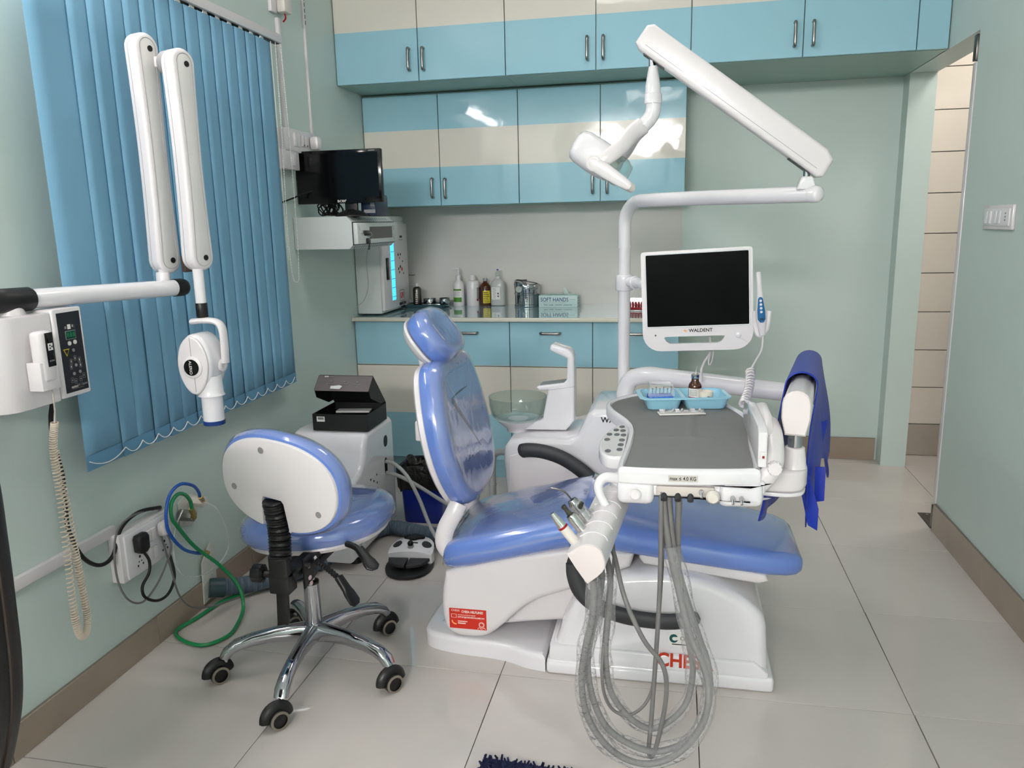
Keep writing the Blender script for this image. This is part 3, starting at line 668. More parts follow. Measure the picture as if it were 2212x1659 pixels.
# swivel arm along the wall
p0, p1 = V(.148,1.62,1.232), V(.238,2.125,1.219); ad = (p1-p0).normalized()
obj('swivel_neck', B().lathe([(.030,0),(.026,.012),(.024,.03)], (.142,1.60,1.196)), M['white'], xr)
obj('arm_tube', B().cyl(p0-ad*.02, p1-ad*.02, .0245, n=28), M['gwhite'], xr)
obj('arm_cap', B().lathe([(0,-.12),(.020,-.118),(.0285,-.108),(.0295,-.06),(.0295,.0),(.0265,.006)], p0+ad*.025, ad), M['black'], xr)
obj('arm_cap', B().lathe([(.0262,-.01),(.0268,.0),(.0268,.022),(.024,.034),(.015,.041),(0,.043)], p1-ad*.012, ad), M['black'], xr)
wv = V(.28,.96,0).normalized(); nv = V(.96,-.28,0).normalized()
def scissor(c, z0, z1, name):
    hw, h = .041, z1-z0
    o = []
    for i in range(41):        # paddle outline, slightly waisted
        pass
    prof = []
    N = 14
    for i in range(N+1): a = PI+PI*i/N; prof.append((hw*math.cos(a), hw+hw*math.sin(a)))
    for i in range(1,8): s = i/8; prof.append((hw*(1-.16*math.sin(PI*s)), hw+(h-2*hw)*s))
    for i in range(N+1): a = PI*i/N; prof.append((hw*math.cos(a), h-hw+hw*math.sin(a)))
    for i in range(1,8): s = 1-i/8; prof.append((-hw*(1-.16*math.sin(PI*s)), hw+(h-2*hw)*s))
    c = Vector(c); t = .052
    p = obj(name, B().prism(prof, V(c.x,c.y,z0)-nv*t/2, wv, (0,0,1), t, .011, 4), M['white'], xr)
    ins = offset(prof, .016)
    obj('recess_panel', B().prism(ins, V(c.x,c.y,z0)+nv*(t/2-.0016), wv, (0,0,1), .0022, .0016, 2), mat('off_white_panel',(214,212,210),.4), p)
    obj('groove', B().tube([V(c.x,c.y,z0)+nv*(t/2+.0004)+wv*x_+V(0,0,y_) for x_, y_ in offset(prof, .0145)], .0013, 5, 1, True), mat('groove_grey',(168,165,165),.5), p)
    for zz, yy in ((z0+hw*.95,.008),(z1-hw*1.05,.008)):
        obj('screw_cap', B().cyl(V(c.x,c.y,zz)+nv*(t/2)+wv*yy, V(c.x,c.y,zz)+nv*(t/2+.0018)+wv*yy, .0085, n=20), M['black'], p)
    obj('seam', B().prism(offset(prof, -.0004), V(c.x,c.y,z0)-nv*.006, wv, (0,0,1), .0012), M['gink'], p)
    return p
A, Bc = V(.200,2.125,0), V(.302,2.14,0)
scissor(A, 1.262, 1.945, 'scissor_arm'); scissor(Bc, 1.268, 1.90, 'scissor_arm')
obj('post', B().lathe([(.021,0),(.0205,.04),(.019,.045),(.012,.046),(.012,.06)], (.203,2.105,1.222)), M['white'], xr)
obj('elbow_link', B().box((A+Bc)/2+V(0,.02,1.868), (.10,.03,.03), .004, 2, Matrix.Rotation(.15,3,'Z')), M['white'], xr)
obj('elbow_hub', B().cyl(Bc+V(-.045,.01,1.862), Bc+V(-.012,0,1.862), .036, n=28, bev=.006), M['gink'], xr)
obj('pivot_cover', B().box(Bc+V(-.03,.0,1.29), (.02,.05,.05), .006, 2, Matrix.Rotation(-.28,3,'Z')), mat('dark_brown_plastic',(62,48,44),.4), xr)
hx, hy = .308, 2.125
obj('drop_tube', B().cyl((hx,hy,1.165), (hx,hy,1.275), .0158, n=24), M['gwhite'], xr)
obj('collar', B().cyl((hx,hy,1.128), (hx,hy,1.172), .0175, n=24, bev=.001), M['black'], xr)
obj('yoke', B().tube([(hx-.030,hy-.01,1.116),(hx+.01,hy-.008,1.119),(hx+.045,hy-.006,1.116),(hx+.064,hy-.006,1.10),(hx+.070,hy-.008,1.06),(hx+.070,hy-.012,.99)], .0095, 12, 6, flat=1.9, up=(0,0,1)), M['white'], xr)
hd = V(.312, 2.045, .992)      # centre of the head's front face
ho = [(.056*math.cos(t)*(1-.10*max(0,-math.sin(t))), .094*math.sin(t)) for t in [2*PI*i/40 for i in range(40)]]
head = obj('tube_head', B().prism(ho, hd+V(0,.10,0), (1,0,0), (0,0,1), .10, .02, 5), M['gwhite'], xr)
obj('front_shell', B().prism(offset(ho,.006), hd+V(0,.006,0), (1,0,0), (0,0,1), .009, .006, 4), M['white'], head)
obj('centre_ring', B().lathe([(.0,0),(.033,0),(.033,.003),(.030,.0055),(0,.0055)], hd+V(0,-.003,-.004), (0,-1,0)), M['white'], head)
obj('badge', B().lathe([(.0,0),(.0245,0),(.0245,.0012),(0,.0014)], hd+V(0,-.0085,-.004), (0,-1,0)), M['gblack'], head)
text('ALERIO', .0125, hd+V(-.002,-.0104,-.004), (0,0,-1), (1,0,0), M['wink'], head)
obj('seam_line', B().box(hd+V(-.001,-.0034,.055), (.0012,.0006,.062)), M['gink'], head); obj('seam_line', B().box(hd+V(.004,-.0034,-.055), (.0012,.0006,.05)), M['gink'], head)
obj('pivot_disc', B().lathe([(0,0),(.020,0),(.020,.005),(.016,.008),(.010,.008),(.010,.006),(0,.006)], hd+V(.055,.065,-.008), (1,-.1,0)), M['white'], head)
cc = V(.338, 2.085, 0)
obj('cone_collar', B().lathe([(.040,.0),(.0365,.008),(.0345,.06)], cc+V(0,0,.895)), M['gwhite'], xr)
obj('cone', B().lathe([(.0,.0),(.0315,.0),(.0315,.10)], cc+V(0,0,.812)), M['gwhite'], xr)
obj('cone_rim', B().lathe([(.029,-.002),(.0325,-.002),(.033,.010),(.0315,.011)], cc+V(0,0,.806)), mat('navy_rim',(20,52,116),.35), xr)
# exposure handset in its holder
hs = thing('exposure_handset', 'white exposure handset with coiled cord beside the control panel', 'handset', (.225,1.58,1.02))
obj('handset_body', B().box((.229,1.582,1.098), (.034,.045,.125), .011, 3), M['white'], hs)
obj('handset_panel', B().box((.2465,1.588,1.115), (.0015,.024,.082), .0005), M['gblack'], hs)
obj('expose_key', B().box((.2478,1.588,1.122), (.001,.014,.017)), M['paper'], hs)
for k in range(3): obj('trefoil', B().box((.2486,1.588+.004*math.cos(2.09*k),1.122+.004*math.sin(2.09*k)), (.0006,.0036,.0036)), M['ink'], hs)
text('ALERIO', .005, (.2474,1.588,1.088), (0,1,0), (0,0,1), M['gink'], hs)
obj('handset_holder', B().box((.2225,1.582,1.052), (.040,.056,.07), .003), M['white'], xr)
cord = [V(.225,1.60,1.03), V(.215,1.61,1.0), V(.19,1.635,.95), V(.17,1.65,.915)]
obj('straight_cord', B().tube(cord, .0021, 8, 5), M['cream'], hs)
def coil(path, turns, r, wire, ra=1.0):
    P = catmull(path, 24); n = turns*8; out = []
    m = len(P)-1
    for i in range(n+1):
        s = i/n*m; k = min(int(s), m-1); p = P[k].lerp(P[k+1], s-k); t = (P[k+1]-P[k]).normalized()
        u, v, _ = basis(t, (1,.3,.1)); a = 2*PI*i/8
        out.append(p+(u*math.cos(a)+v*math.sin(a))*r)
    return B().tube(out, wire, 6, 1)
obj('return_cord', B().tube([(.108,1.705,.8235),(.095,1.735,.89),(.095,1.72,.985)], .0021, 8, 5), M['cream'], hs)
cm = mat('ivory_coil_cord', (226,212,196), .45)
obj('coiled_cord', coil([V(.17,1.65,.915),V(.15,1.655,.84),V(.14,1.665,.72),V(.138,1.662,.54),V(.135,1.660,.38),V(.135,1.668,.308),V(.135,1.690,.300),V(.135,1.702,.345),V(.137,1.696,.45),V(.14,1.688,.56),V(.135,1.686,.70),V(.108,1.705,.8235)], 150, .0085, .0021), cm, hs)
obj('power_cable', B().tube([(.10,1.728,.985),(.10,1.728,.95),(.085,1.73,.90),(.055,1.76,.82),(.03,1.80,.72),(.025,1.80,.62),(.025,1.80,.55),(.028,1.833,.455),(.03,1.891,.403),(.03,1.95,.408),(.03,2.0,.478),(.03,2.085,.498),(.03,2.18,.478),(.012,2.215,.465)], .0062, 10, 6), M['black'], label='black power cable looping from the x-ray box to the socket board', cat='cable')
# ------------------------------------------------------------------ low socket board with plugs and cords
obj('trunking', B().box((.009,1.70,.474), (.018,.58,.034), .002), M['white'], label='white cable trunking running level along the left wall', cat='trunking')
sb = thing('socket_board', 'white surface socket board with plugs low on the left wall', 'socket board', (0,2.09,.305))
obj('back_box', B().box((.022,2.09,.384), (.044,.245,.158), .004), M['white'], sb)
obj('face_plate', B().box((.0475,2.095,.384), (.008,.225,.146), .003), M['gwhite'], sb)
for y in (2.088,2.112):
    for z in (.415,.353): obj('rocker', B().box((.054,y,z), (.008,.02,.042), .002, 2, Matrix.Rotation(.08,3,'Y')), M['white'], sb)
def socket(yc, zc):
    for dy, dz, r in ((0,.022,.0045),(-.012,-.006,.0035),(.012,-.006,.0035),(-.006,.006,.0025),(.006,.006,.0025)):
        obj('socket_hole', B().cyl((.0505,yc+dy,zc+dz),(.0522,yc+dy,zc+dz),r,n=12), M['black'], sb)
socket(2.04,.345); socket(2.16,.415); socket(2.165,.345)
pg = thing('power_plug', 'black plug with looping black cord in the socket board', 'plug', (.07,2.035,.36))
obj('plug_body', B().prism([(-.026,.03),(-.018,.042),(.018,.042),(.026,.03),(.024,-.012),(.010,-.022),(-.010,-.022),(-.024,-.012)][::-1], (.053,2.035,.405), (0,1,0), (0,0,1), .03, .008, 3), M['black'], pg)
obj('plug_cord', B().tube([(.072,2.035,.385),(.08,2.045,.352),(.082,2.035,.315),(.08,2.0,.285),(.08,2.005,.245),(.08,2.06,.205),(.078,2.12,.20),(.07,2.17,.235),(.05,2.19,.29),(.025,2.205,.34),(.012,2.21,.36)], .0048, 10, 6), M['black'], pg)
pg = thing('power_plug', 'white plug with looping grey cord in the socket board', 'plug', (.07,2.155,.38))
obj('plug_body', B().prism(rrect(.046,.05,.014), (.053,2.152,.42), (0,1,0), (0,0,1), .03, .01, 3), M['white'], pg)
obj('plug_cord', B().tube([(.075,2.152,.402),(.082,2.155,.35),(.08,2.12,.30),(.08,2.06,.255),(.08,1.99,.235),(.08,1.93,.275),(.075,1.905,.345),(.07,1.91,.43),(.06,1.945,.49),(.045,2.02,.505),(.03,2.12,.49),(.012,2.18,.47)], .0032, 8, 6), M['grey'], pg)
obj('grey_cable', B().tube([(.06,2.14,.40),(.075,2.15,.28),(.08,2.17,.17),(.085,2.22,.10),(.10,2.30,.06),(.12,2.42,.03),(.16,2.55,.012),(.26,2.72,.008)], .0032, 8, 6), M['grey'], label='thin grey cable trailing from the socket board to the floor', cat='cable')
# water and air taps with tubes
tp = thing('water_taps', 'two small brass stop taps in the wall with white sealing tape', 'tap', (.02,2.36,.40))
obj('wall_patch', B().prism([(-.05,-.05),(.02,-.07),(.06,-.03),(.055,.04),(0,.055),(-.05,.04)], (.001,2.37,.40), (0,1,0), (0,0,1), .005, .002), M['plaster'], tp)
obj('valve', B().cyl((.004,2.325,.395),(.06,2.325,.395),.022,n=8,bev=.003), mat('grey_metal',(150,148,142),.35,.8), tp)
obj('valve', B().cyl((.004,2.39,.425),(.07,2.385,.425),.020,n=6,bev=.004), M['cream'], tp)
obj('outlet', B().cyl((.06,2.325,.39),(.075,2.295,.435),.010,n=12), M['brass'], tp); obj('outlet', B().cyl((.06,2.385,.43),(.085,2.335,.465),.009,n=12), M['brass'], tp)
obj('blue_tube', B().tube([(.085,2.335,.465),(.09,2.322,.49),(.092,2.29,.522),(.092,2.225,.548),(.09,2.168,.53),(.09,2.138,.47),(.09,2.145,.405),(.088,2.205,.325),(.085,2.28,.275),(.085,2.325,.256)], .0058, 10, 6), M['bluetube'], label='blue water tube arching from the brass tap', cat='tube')
obj('tube_coupling', B().cyl((.085,2.32,.258),(.085,2.35,.245),.007,n=12).cyl((.085,2.332,.253),(.085,2.342,.248),.0095,n=10), M['brass'], label='small brass coupling at the end of the blue tube', cat='coupling')
obj('green_tube', B().tube([(.075,2.297,.435),(.083,2.28,.47),(.088,2.25,.502),(.09,2.21,.518),(.09,2.172,.50),(.09,2.165,.455),(.09,2.19,.41),(.09,2.27,.303),(.11,2.37,.19),(.155,2.405,.095),(.19,2.37,.03),(.215,2.28,.009),(.222,2.205,.008),(.175,2.14,.008),(.085,2.155,.008),(.022,2.21,.008),(.04,2.31,.008),(.06,2.43,.008),(.10,2.50,.008),(.16,2.565,.008),(.28,2.70,.008)], .0068, 10, 6), M['green'], label='green tube looping down from the tap onto the floor', cat='tube')
obj('clear_tube', B().tube([(.075,2.37,.43),(.10,2.40,.40),(.105,2.435,.32),(.10,2.455,.23),(.095,2.39,.185),(.09,2.28,.19),(.088,2.19,.235),(.085,2.16,.31),(.085,2.18,.40),(.08,2.24,.45)], .0026, 8, 6), M['cleartube'], label='thin clear tube looping below the taps', cat='tube')
# grey waste hose from the wall plate to the equipment box
obj('plaster_patch', B().prism([(-.04,-.10),(.05,-.09),(.06,.10),(.03,.12),(-.03,.06)], (.012,2.43,.115), (0,1,0), (0,0,1), .006, .003), M['plaster'], label='rough white plaster patch around the waste hose outlet', cat='plaster patch')
def corrugated(path, r, amp, nr, k=10):
    P = catmull(path, k*3); m = len(P)-1; out = []
    return B().tube(P, lambda s: r+amp*math.sin(2*PI*s*nr), 16, 1)
wh = thing('waste_hose', 'thick blue-grey corrugated waste hose running along the floor', 'hose', (.3,2.8,0))
obj('hose_body', corrugated([V(.016,2.43,.062),V(.06,2.47,.05),V(.155,2.55,.040),V(.25,2.655,.038),V(.31,2.80,.036),V(.36,3.0,.036),V(.45,3.16,.036),V(.56,3.15,.036),V(.67,3.12,.036),V(.80,3.13,.036),V(.95,3.16,.036)], .032, .0018, 150, 12), M['bgrey'], wh)
obj('hose_cuff', B().cyl((.014,2.43,.062),(.055,2.465,.052),.037,n=20), mat('dark_teal_cuff',(52,74,82),.4), wh)
# ------------------------------------------------------------------ stool
st = thing('dentist_stool', 'blue vinyl dentist stool on a chrome five-star base', 'stool', (.615,2.09,0))
hub = V(.615,2.09,0)
for i in range(5):
    a = math.radians(-85+72*i); d = V(math.cos(a),math.sin(a),0); s_ = V(-math.sin(a),math.cos(a),0)
    stn = []
    for r, z, w, h in ((.012,.130,.026,.034),(.05,.134,.022,.029),(.12,.134,.0185,.024),(.19,.126,.0185,.021),(.235,.114,.020,.020),(.264,.097,.022,.019),(.278,.078,.021,.016)):
        tang = V(0,0,1) if r < .2 else (V(0,0,1)*.75+d*.65).normalized() if r < .25 else (V(0,0,1)*.3+d*.95).normalized()
        stn.append((hub+d*r+V(0,0,z), s_, tang, sellipse(w,h,2.6,20)))
    lg = obj('base_leg', B().loft(stn), M['chrome'], st)
    w0 = hub+d*.292; ca = a+math.radians(55+25*i); cdir = V(math.cos(ca),math.sin(ca),0) if i not in (0,1,2,3,4) else V(.80,-.60,0)
    cs = V(.60,.80,0)       # roll direction
    wheel_axis = cdir
    w0 = w0-cs*.012
    cst = obj('caster', B().cyl(w0+V(0,0,.029)-wheel_axis*.024, w0+V(0,0,.029)-wheel_axis*.004, .0285, n=28, bev=.004).cyl(w0+V(0,0,.029)+wheel_axis*.004, w0+V(0,0,.029)+wheel_axis*.024, .0285, n=28, bev=.004), M['black'], st)
    hood = []
    for j in range(13):
        t_ = PI*.02+PI*1.0*j/12; hood.append(w0+V(0,0,.029)+(-cs*math.cos(t_)*-1+V(0,0,1)*math.sin(t_))*.0305)
    obj('caster_hood', B().tube(hood, .017, 10, 1, flat=1.25, up=wheel_axis), M['black'], cst)
    for sg in (-1, 1): obj('wheel_ring', B().lathe([(.021,0),(.0275,0),(.0275,.0025),(.021,.0032)], w0+V(0,0,.029)+wheel_axis*sg*.0235, wheel_axis*sg, cap=False), mat('taupe_rubber',(128,120,108),.5), cst)
    obj('caster_stem', B().cyl(hub+d*.280+V(0,0,.045), hub+d*.276+V(0,0,.09), .008, n=12), M['steel'], cst)
obj('base_hub', B().lathe([(.0,.098),(.021,.098),(.0245,.104),(.027,.125),(.030,.15),(.029,.165),(0,.166)], hub), M['chrome'], st)
obj('gas_sleeve', B().lathe([(0,.15),(.0255,.15),(.0245,.295),(.0225,.297),(0,.297)], hub), M['chrome'], st)
obj('sleeve_cap', B().lathe([(0,.294),(.0245,.294),(.0245,.302),(.018,.306),(0,.306)], hub), M['black'], st)
obj('piston', B().cyl(hub+V(0,0,.30), hub+V(0,0,.415), .0135, n=20), M['steel'], st)
obj('seat_plate', B().box(hub+V(0,.05,.398), (.14,.22,.022), .004), M['black'], st)
tilt = Matrix.Rotation(math.radians(-5),3,'Y')
sc = V(.588,2.235,.440)
def disc(rings, e=2.25): return [[sc+tilt@V(p[0],p[1],z) for p in sellipse(rx,ry,e,48)] for rx,ry,z in rings]
obj('seat_pan', B().rings(disc([(.20,.185,-.032),(.222,.206,-.030),(.230,.214,-.018),(.226,.21,-.008)])), M['white'], st)
so = obj('seat_cushion', B().rings(disc([(.215,.20,-.012),(.238,.222,-.008),(.246,.230,.008),(.246,.230,.022),(.240,.224,.040),(.222,.208,.053),(.17,.16,.060),(.08,.075,.061),(.01,.01,.061)])), M['vinyl'], st)
obj('plastic_cover', B().rings(disc([(.241,.225,-.006),(.2485,.2325,.010),(.2485,.2325,.024),(.242,.226,.043),(.223,.209,.0555),(.17,.16,.0625),(.01,.01,.0635)]), False, True), M['clear'], st)
# backrest: white shell towards us, blue pad behind
bc = V(.650,1.885,.692); bn = V(-.20,-.96,-.06).normalized()       # outward (towards the camera)
bu = V(.975,-.20,.0).normalized(); bu = (bu-bn*bu.dot(bn)).normalized(); bv = bn.cross(bu)
if bv.z < 0: bv = -bv
ca_, sa_ = math.cos(math.radians(-6)), math.sin(math.radians(-6)); bu, bv = bu*ca_+bv*sa_, bv*ca_-bu*sa_
bo = sellipse(.205,.142,2.3,64)
ru = Matrix.Rotation(math.radians(0),2)
def bring(lst, curv=.0): return [[bc+bu*p[0]+bv*p[1]+bn*(h-.25*(p[0]**2)) for p in offset(bo, d)] for d, h in lst]
# notch for the post
shell = [(p[0],p[1]) for p in sellipse(.196,.133,2.3,84)]
lo = []
for p in shell:
    lo.append(p)
nb_ = []
for p in shell:
    if p[1] < -.09 and abs(p[0]+.006) < .040:
        continue
    nb_.append(p)
# insert the notch corners where the gap opens
idx = next(i for i in range(len(nb_)) if nb_[i][0] < -.006 and nb_[(i+1)%len(nb_)][0] > -.006 and nb_[i][1] < 0 and nb_[(i+1)%len(nb_)][1] < 0)
notch = [(-.046,nb_[idx][1]+.002),(-.048,-.05),(-.043,-.042),(.017,-.042),(.024,-.05),(.042,nb_[(idx+1)%len(nb_)][1]+.002)]
nb_ = nb_[:idx+1]+notch+nb_[idx+1:]
def shape_face(out, h0, h1, bev):
    b = B(); rs = []
    for d, h in ((0,h0),(0,h1-bev),(bev*.3,h1-bev*.3),(bev,h1)):
        rs.append([bc+bu*x_+bv*y_+bn*(h-.25*(x_**2)) for x_, y_ in (offset(out,d) if d else out)])
    return b.rings(rs)
bs = obj('back_shell', shape_face(nb_, .004, .018, .005), M['white'], st)
for x_, y_ in ((-.045,.098),(-.150,-.035),(.140,-.055)):
    q = bc+bu*x_+bv*y_+bn*(.018-.25*x_*x_)
    obj('screw_recess', B().lathe([(.0095,0),(.009,.0006),(.005,.0002),(0,.0001)], q-bn*.0002, bn, n=20), M['gink'], bs)
obj('back_cushion', B().rings(bring([(.012,.008),(.002,.006),(-.006,-.006),(-.007,-.02),(-.002,-.036),(.012,-.048),(.04,-.054),(.09,-.056)])), M['vinyl'], st)
obj('back_film', B().rings(bring([(.0,.008),(-.0085,-.006),(-.0095,-.02),(-.0045,-.037),(.010,-.050)]), False, False), M['clear'], st)
# black post with bellows, bracket, knob and levers
pb = bc+bu*(-.014)+bv*(-.048)+bn*.010; pe = V(.645,1.865,.475)
bell = []
for i in range(49):
    s = i/48; p = pb.lerp(pe, s)+V(0,.012*math.sin(PI*s),0)
    bell.append(p)
obj('bellows', B().tube(bell, lambda s: .030+.0022*math.sin(s*2*PI*20), 18, 1, flat=1.15, up=(0,0,1)), M['black'], st)
obj('upright_bar', B().box((.640,1.872,.385), (.034,.016,.22), .003, 2, Matrix.Rotation(.05,3,'Y')), M['black'], st)
obj('bar_sleeve', B().box((.642,1.868,.455), (.058,.034,.07), .005), M['black'], st)
obj('clamp_block', B().box((.640,1.878,.405), (.062,.05,.062), .004), M['black'], st)
obj('seat_arm', B().box((.655,1.965,.418), (.05,.17,.02), .003), M['black'], st)
obj('side_bracket', B().prism([(-.03,-.05),(.03,-.03),(.045,.02),(.0,.045),(-.03,.04)], (.690,1.94,.418), (.15,1,0), (0,0,1), .006, .001), M['black'], st)
for y_, z_ in ((1.925,.435),(1.925,.398),(1.93,.378),(1.965,.44)): obj('bolt', B().cyl((.693,y_,z_),(.701,y_-.002,z_),.0075,n=12), M['steel'], st)
kn = [(.026*(1+.07*math.cos(8*t)))for t in [2*PI*i/48 for i in range(48)]]
kb = B(); kr = []
for h, s in ((0,.7),(.006,1),(.030,1),(.036,.85)): kr.append([V(.578-h+.012,1.87,.427)+V(0,math.cos(2*PI*i/48),0)*kn[i]*s+V(0,0,math.sin(2*PI*i/48))*kn[i]*s for i in range(48)])
obj('knob', kb.rings(kr), M['black'], st); obj('knob_stem', B().cyl((.585,1.87,.427),(.612,1.872,.425),.011,n=16), M['black'], st)
def lever(a, b_, c):
    a, b_, c = Vector(a), Vector(b_), Vector(c)
    l = obj('lever', B().tube([a,a.lerp(b_,.5)+V(0,0,.004),b_], lambda s: .0085+.0012*math.sin(s*2*PI*12), 10, 24), M['black'], st)
    d = (c-b_).normalized(); u, v, _ = basis(d)
    obj('lever_paddle', B().loft([(b_-d*.012,u,v,sellipse(.013,.010,3,16)),(b_+d*.03,u,v,sellipse(.015,.010,3,16)),(b_+d*.045,u,v,sellipse(.021,.007,3,16)),(c-d*.01,u,v,sellipse(.022,.006,3,16)),(c,u,v,sellipse(.012,.004,3,16))]), M['black'], l)
lever((.705,1.955,.437),(.785,1.945,.386),(.835,1.935,.318))
lever((.76,2.06,.447),(.835,1.99,.458),(.89,1.95,.425))
# ------------------------------------------------------------------ equipment box, carton on it
eb = thing('junction_box_unit', 'white floor box of the dental unit with curved front', 'equipment box', (.28,3.05,0))
prof = [(3.30,.035),(3.30,.50),(3.292,.522),(3.27,.534),(3.02,.534)]
prof += [(p.x,p.y) for p in catmull([V(3.02,.534,0),V(2.985,.525,0),V(2.965,.495,0),V(2.945,.44,0),V(2.90,.395,0),V(2.84,.372,0),V(2.79,.36,0),V(2.772,.335,0),V(2.768,.30,0)],4)][1:]
prof += [(2.775,.035)]
obj('housing', B().prism(prof[::-1], (.115,0,0), (0,1,0), (0,0,1), .34, .022, 4), M['gwhite'], eb)
for y_, z_, ry, rz in ((3.19,.44,.014,.026),(3.18,.325,.010,.04)):
    obj('cable_port', B().prism(sellipse(ry*1.6,rz*1.0,2.4,24), (.4548,y_,z_), (0,1,0), (0,0,1), .0012), M['black'], eb)
for i in range(4):
    for j in range(5): obj('vent_hole', B().cyl((.4545,2.96+.035*i,.16+.036*j+.018*(i%2)),(.4558,2.96+.035*i,.16+.036*j+.018*(i%2)),.005,n=10), M['black'], eb)
for y_ in (2.87,3.23):
    for x_ in (.16,.42): obj('foot', B().lathe([(0,0),(.028,0),(.028,.008),(.014,.03),(.014,.045)], (x_,y_,0)), M['black'], eb)
obj('foot_tube', B().box((.44,2.85,.10), (.03,.03,.13), .003), M['white'], eb)
cb = thing('open_carton', 'black cardboard carton with open lid on the white floor box', 'box', (.33,3.10,.535))
def wall5(x0,x1,y0,y1,z0,z1,t):
    return [((x0+x1)/2,y0+t/2,(z0+z1)/2,x1-x0,t,z1-z0),((x0+x1)/2,y1-t/2,(z0+z1)/2,x1-x0,t,z1-z0),(x0+t/2,(y0+y1)/2,(z0+z1)/2,t,y1-y0-2*t,z1-z0),(x1-t/2,(y0+y1)/2,(z0+z1)/2,t,y1-y0-2*t,z1-z0),((x0+x1)/2,(y0+y1)/2,z0+t/2,x1-x0-2*t,y1-y0-2*t,t)]
x0,x1,y0,y1,z0,z1 = .209,.456,2.99,3.22,.5355,.608
card = mat('black_card',(16,18,18),.5); gcard = mat('grey_card_inside',(112,104,104),.7)
for c in wall5(x0,x1,y0,y1,z0,z1,.004): obj('carton_wall', B().box(c[:3],c[3:],.0006,1), card, cb)
# lid: hinged at the back top edge, thrown back and folded forward at its tip
hz, hy_ = z1, y1
lw = x1-x0
def lidp(y_, z_, ya, za, x_off=0, t=.003, m=card, name='lid_panel', xx=(x0,x1), back=gcard):
    d = V(0,ya-y_,za-z_); L = d.length; d.normalize(); n = V(1,0,0).cross(d)
    b = B(); b.rings([[V(xx[0],y_,z_),V(xx[1],y_,z_),V(xx[1],ya,za),V(xx[0],ya,za)],[V(xx[0],y_,z_)+n*t,V(xx[1],y_,z_)+n*t,V(xx[1],ya,za)+n*t,V(xx[0],ya,za)+n*t]])
    return obj(name, b, m, cb)
ly, lz, fy, fz = 3.085, .757, 3.025, .703
lidp(y1,z1,ly,lz, m=gcard, t=-.003, name='lid_lining'); lidp(y1,z1+.002,ly+.002,lz+.002, m=card, t=.003)
lf = lidp(ly,lz,fy,fz, m=card, t=.003, name='lid_flap'); lidp(ly+.001,lz-.002,fy+.001,fz-.002, m=gcard, t=-.003, name='flap_lining')
for xs_ in ((x0-.002,x0+.001),(x1-.001,x1+.002)):
    b = B(); q = [(ly,lz),(fy+.004,fz+.004),(fy+.02,fz-.035),(3.16,.62),(y1-.01,z1+.012)]
    b.rings([[V(xx_,a_,c_) for a_, c_ in q] for xx_ in xs_]); obj('side_flap', b, card, cb)
fn = V(1,0,0).cross(V(0,fy-ly,fz-lz)).normalized(); fd = V(0,ly-fy,lz-fz).normalized()
fo = V((x0+x1)/2,(ly+fy)/2,(lz+fz)/2)+V(0,-.0028,.0032)
obj('printed_line', B().box(fo+V(-.085,0,0)+fd*.032,(.018,.004,.005)), M['wink'], lf); obj('printed_line', B().box(fo+V(-.062,0,0)+fd*.032,(.018,.004,.004)), M['gink'], lf)
for k in range(3):
    obj('icon', B().box(fo+V(-.055+.06*k,0,0)+fd*.006,(.012,.004,.004)), M['gink'], lf); obj('printed_line', B().box(fo+V(-.055+.06*k,0,0)-fd*.006,(.036,.003,.0016)), M['gink'], lf)
obj('torn_label', B().prism([(-.026,-.010),(.018,-.012),(.026,.004),(.012,.009),(-.002,.006),(-.026,.004)], fo+V(-.025,-.001,0)-fd*.022, (1,0,0), fd, .001), M['paper'], lf)
obj('barcode_label', B().box((x0+.038,y0-.0006,z1-.022),(.036,.001,.022)), M['paper'], cb)
for k in range(9): obj('bar', B().box((x0+.026+.003*k,y0-.0014,z1-.019),(.0012+.0006*(k%3),.0006,.010)), M['ink'], cb)
obj('packing_insert', B().box((.34,3.13,.592),(.15,.05,.008),.001,1,Matrix.Rotation(.12,3,'Z')), M['paper'], label='white folded leaflet inside the black carton', cat='leaflet')
# ------------------------------------------------------------------ waste bin
wb = thing('waste_bin', 'blue plastic waste bin lined with a black bag', 'bin', (.565,3.39,0))
def rr(w,h,z): return [V(.566+p[0],3.40+p[1],z) for p in rrect(w,h,.03,5)]
obj('bin_body', B().rings([rr(.185,.15,0),rr(.19,.155,.004),rr(.215,.18,.27),rr(.209,.174,.27),rr(.18,.146,.01)]), M['blue'], wb)
bag = mat('black_bag_film',(14,14,15),.3,bump=.8,bscale=30)
def bagring(s_,z,amp,ph): 
    o = rrect(.215*s_,.18*s_,.04,9); n = len(o)
    return [V(.566+p[0]*(1+amp*.5*math.sin(i*1.1+ph)),3.40+p[1]*(1+amp*.5*math.sin(i*.9+ph)),z+amp*.12*math.sin(i*.8+ph)) for i,p in enumerate(o)]
obj('bag_liner', B().rings([bagring(.80,.20,.04,0),bagring(.93,.262,.03,1),bagring(1.05,.285,.05,2),bagring(1.12,.272,.05,3),bagring(1.11,.225,.05,1.4),bagring(1.08,.165,.06,2.6)], True, False), bag, wb)
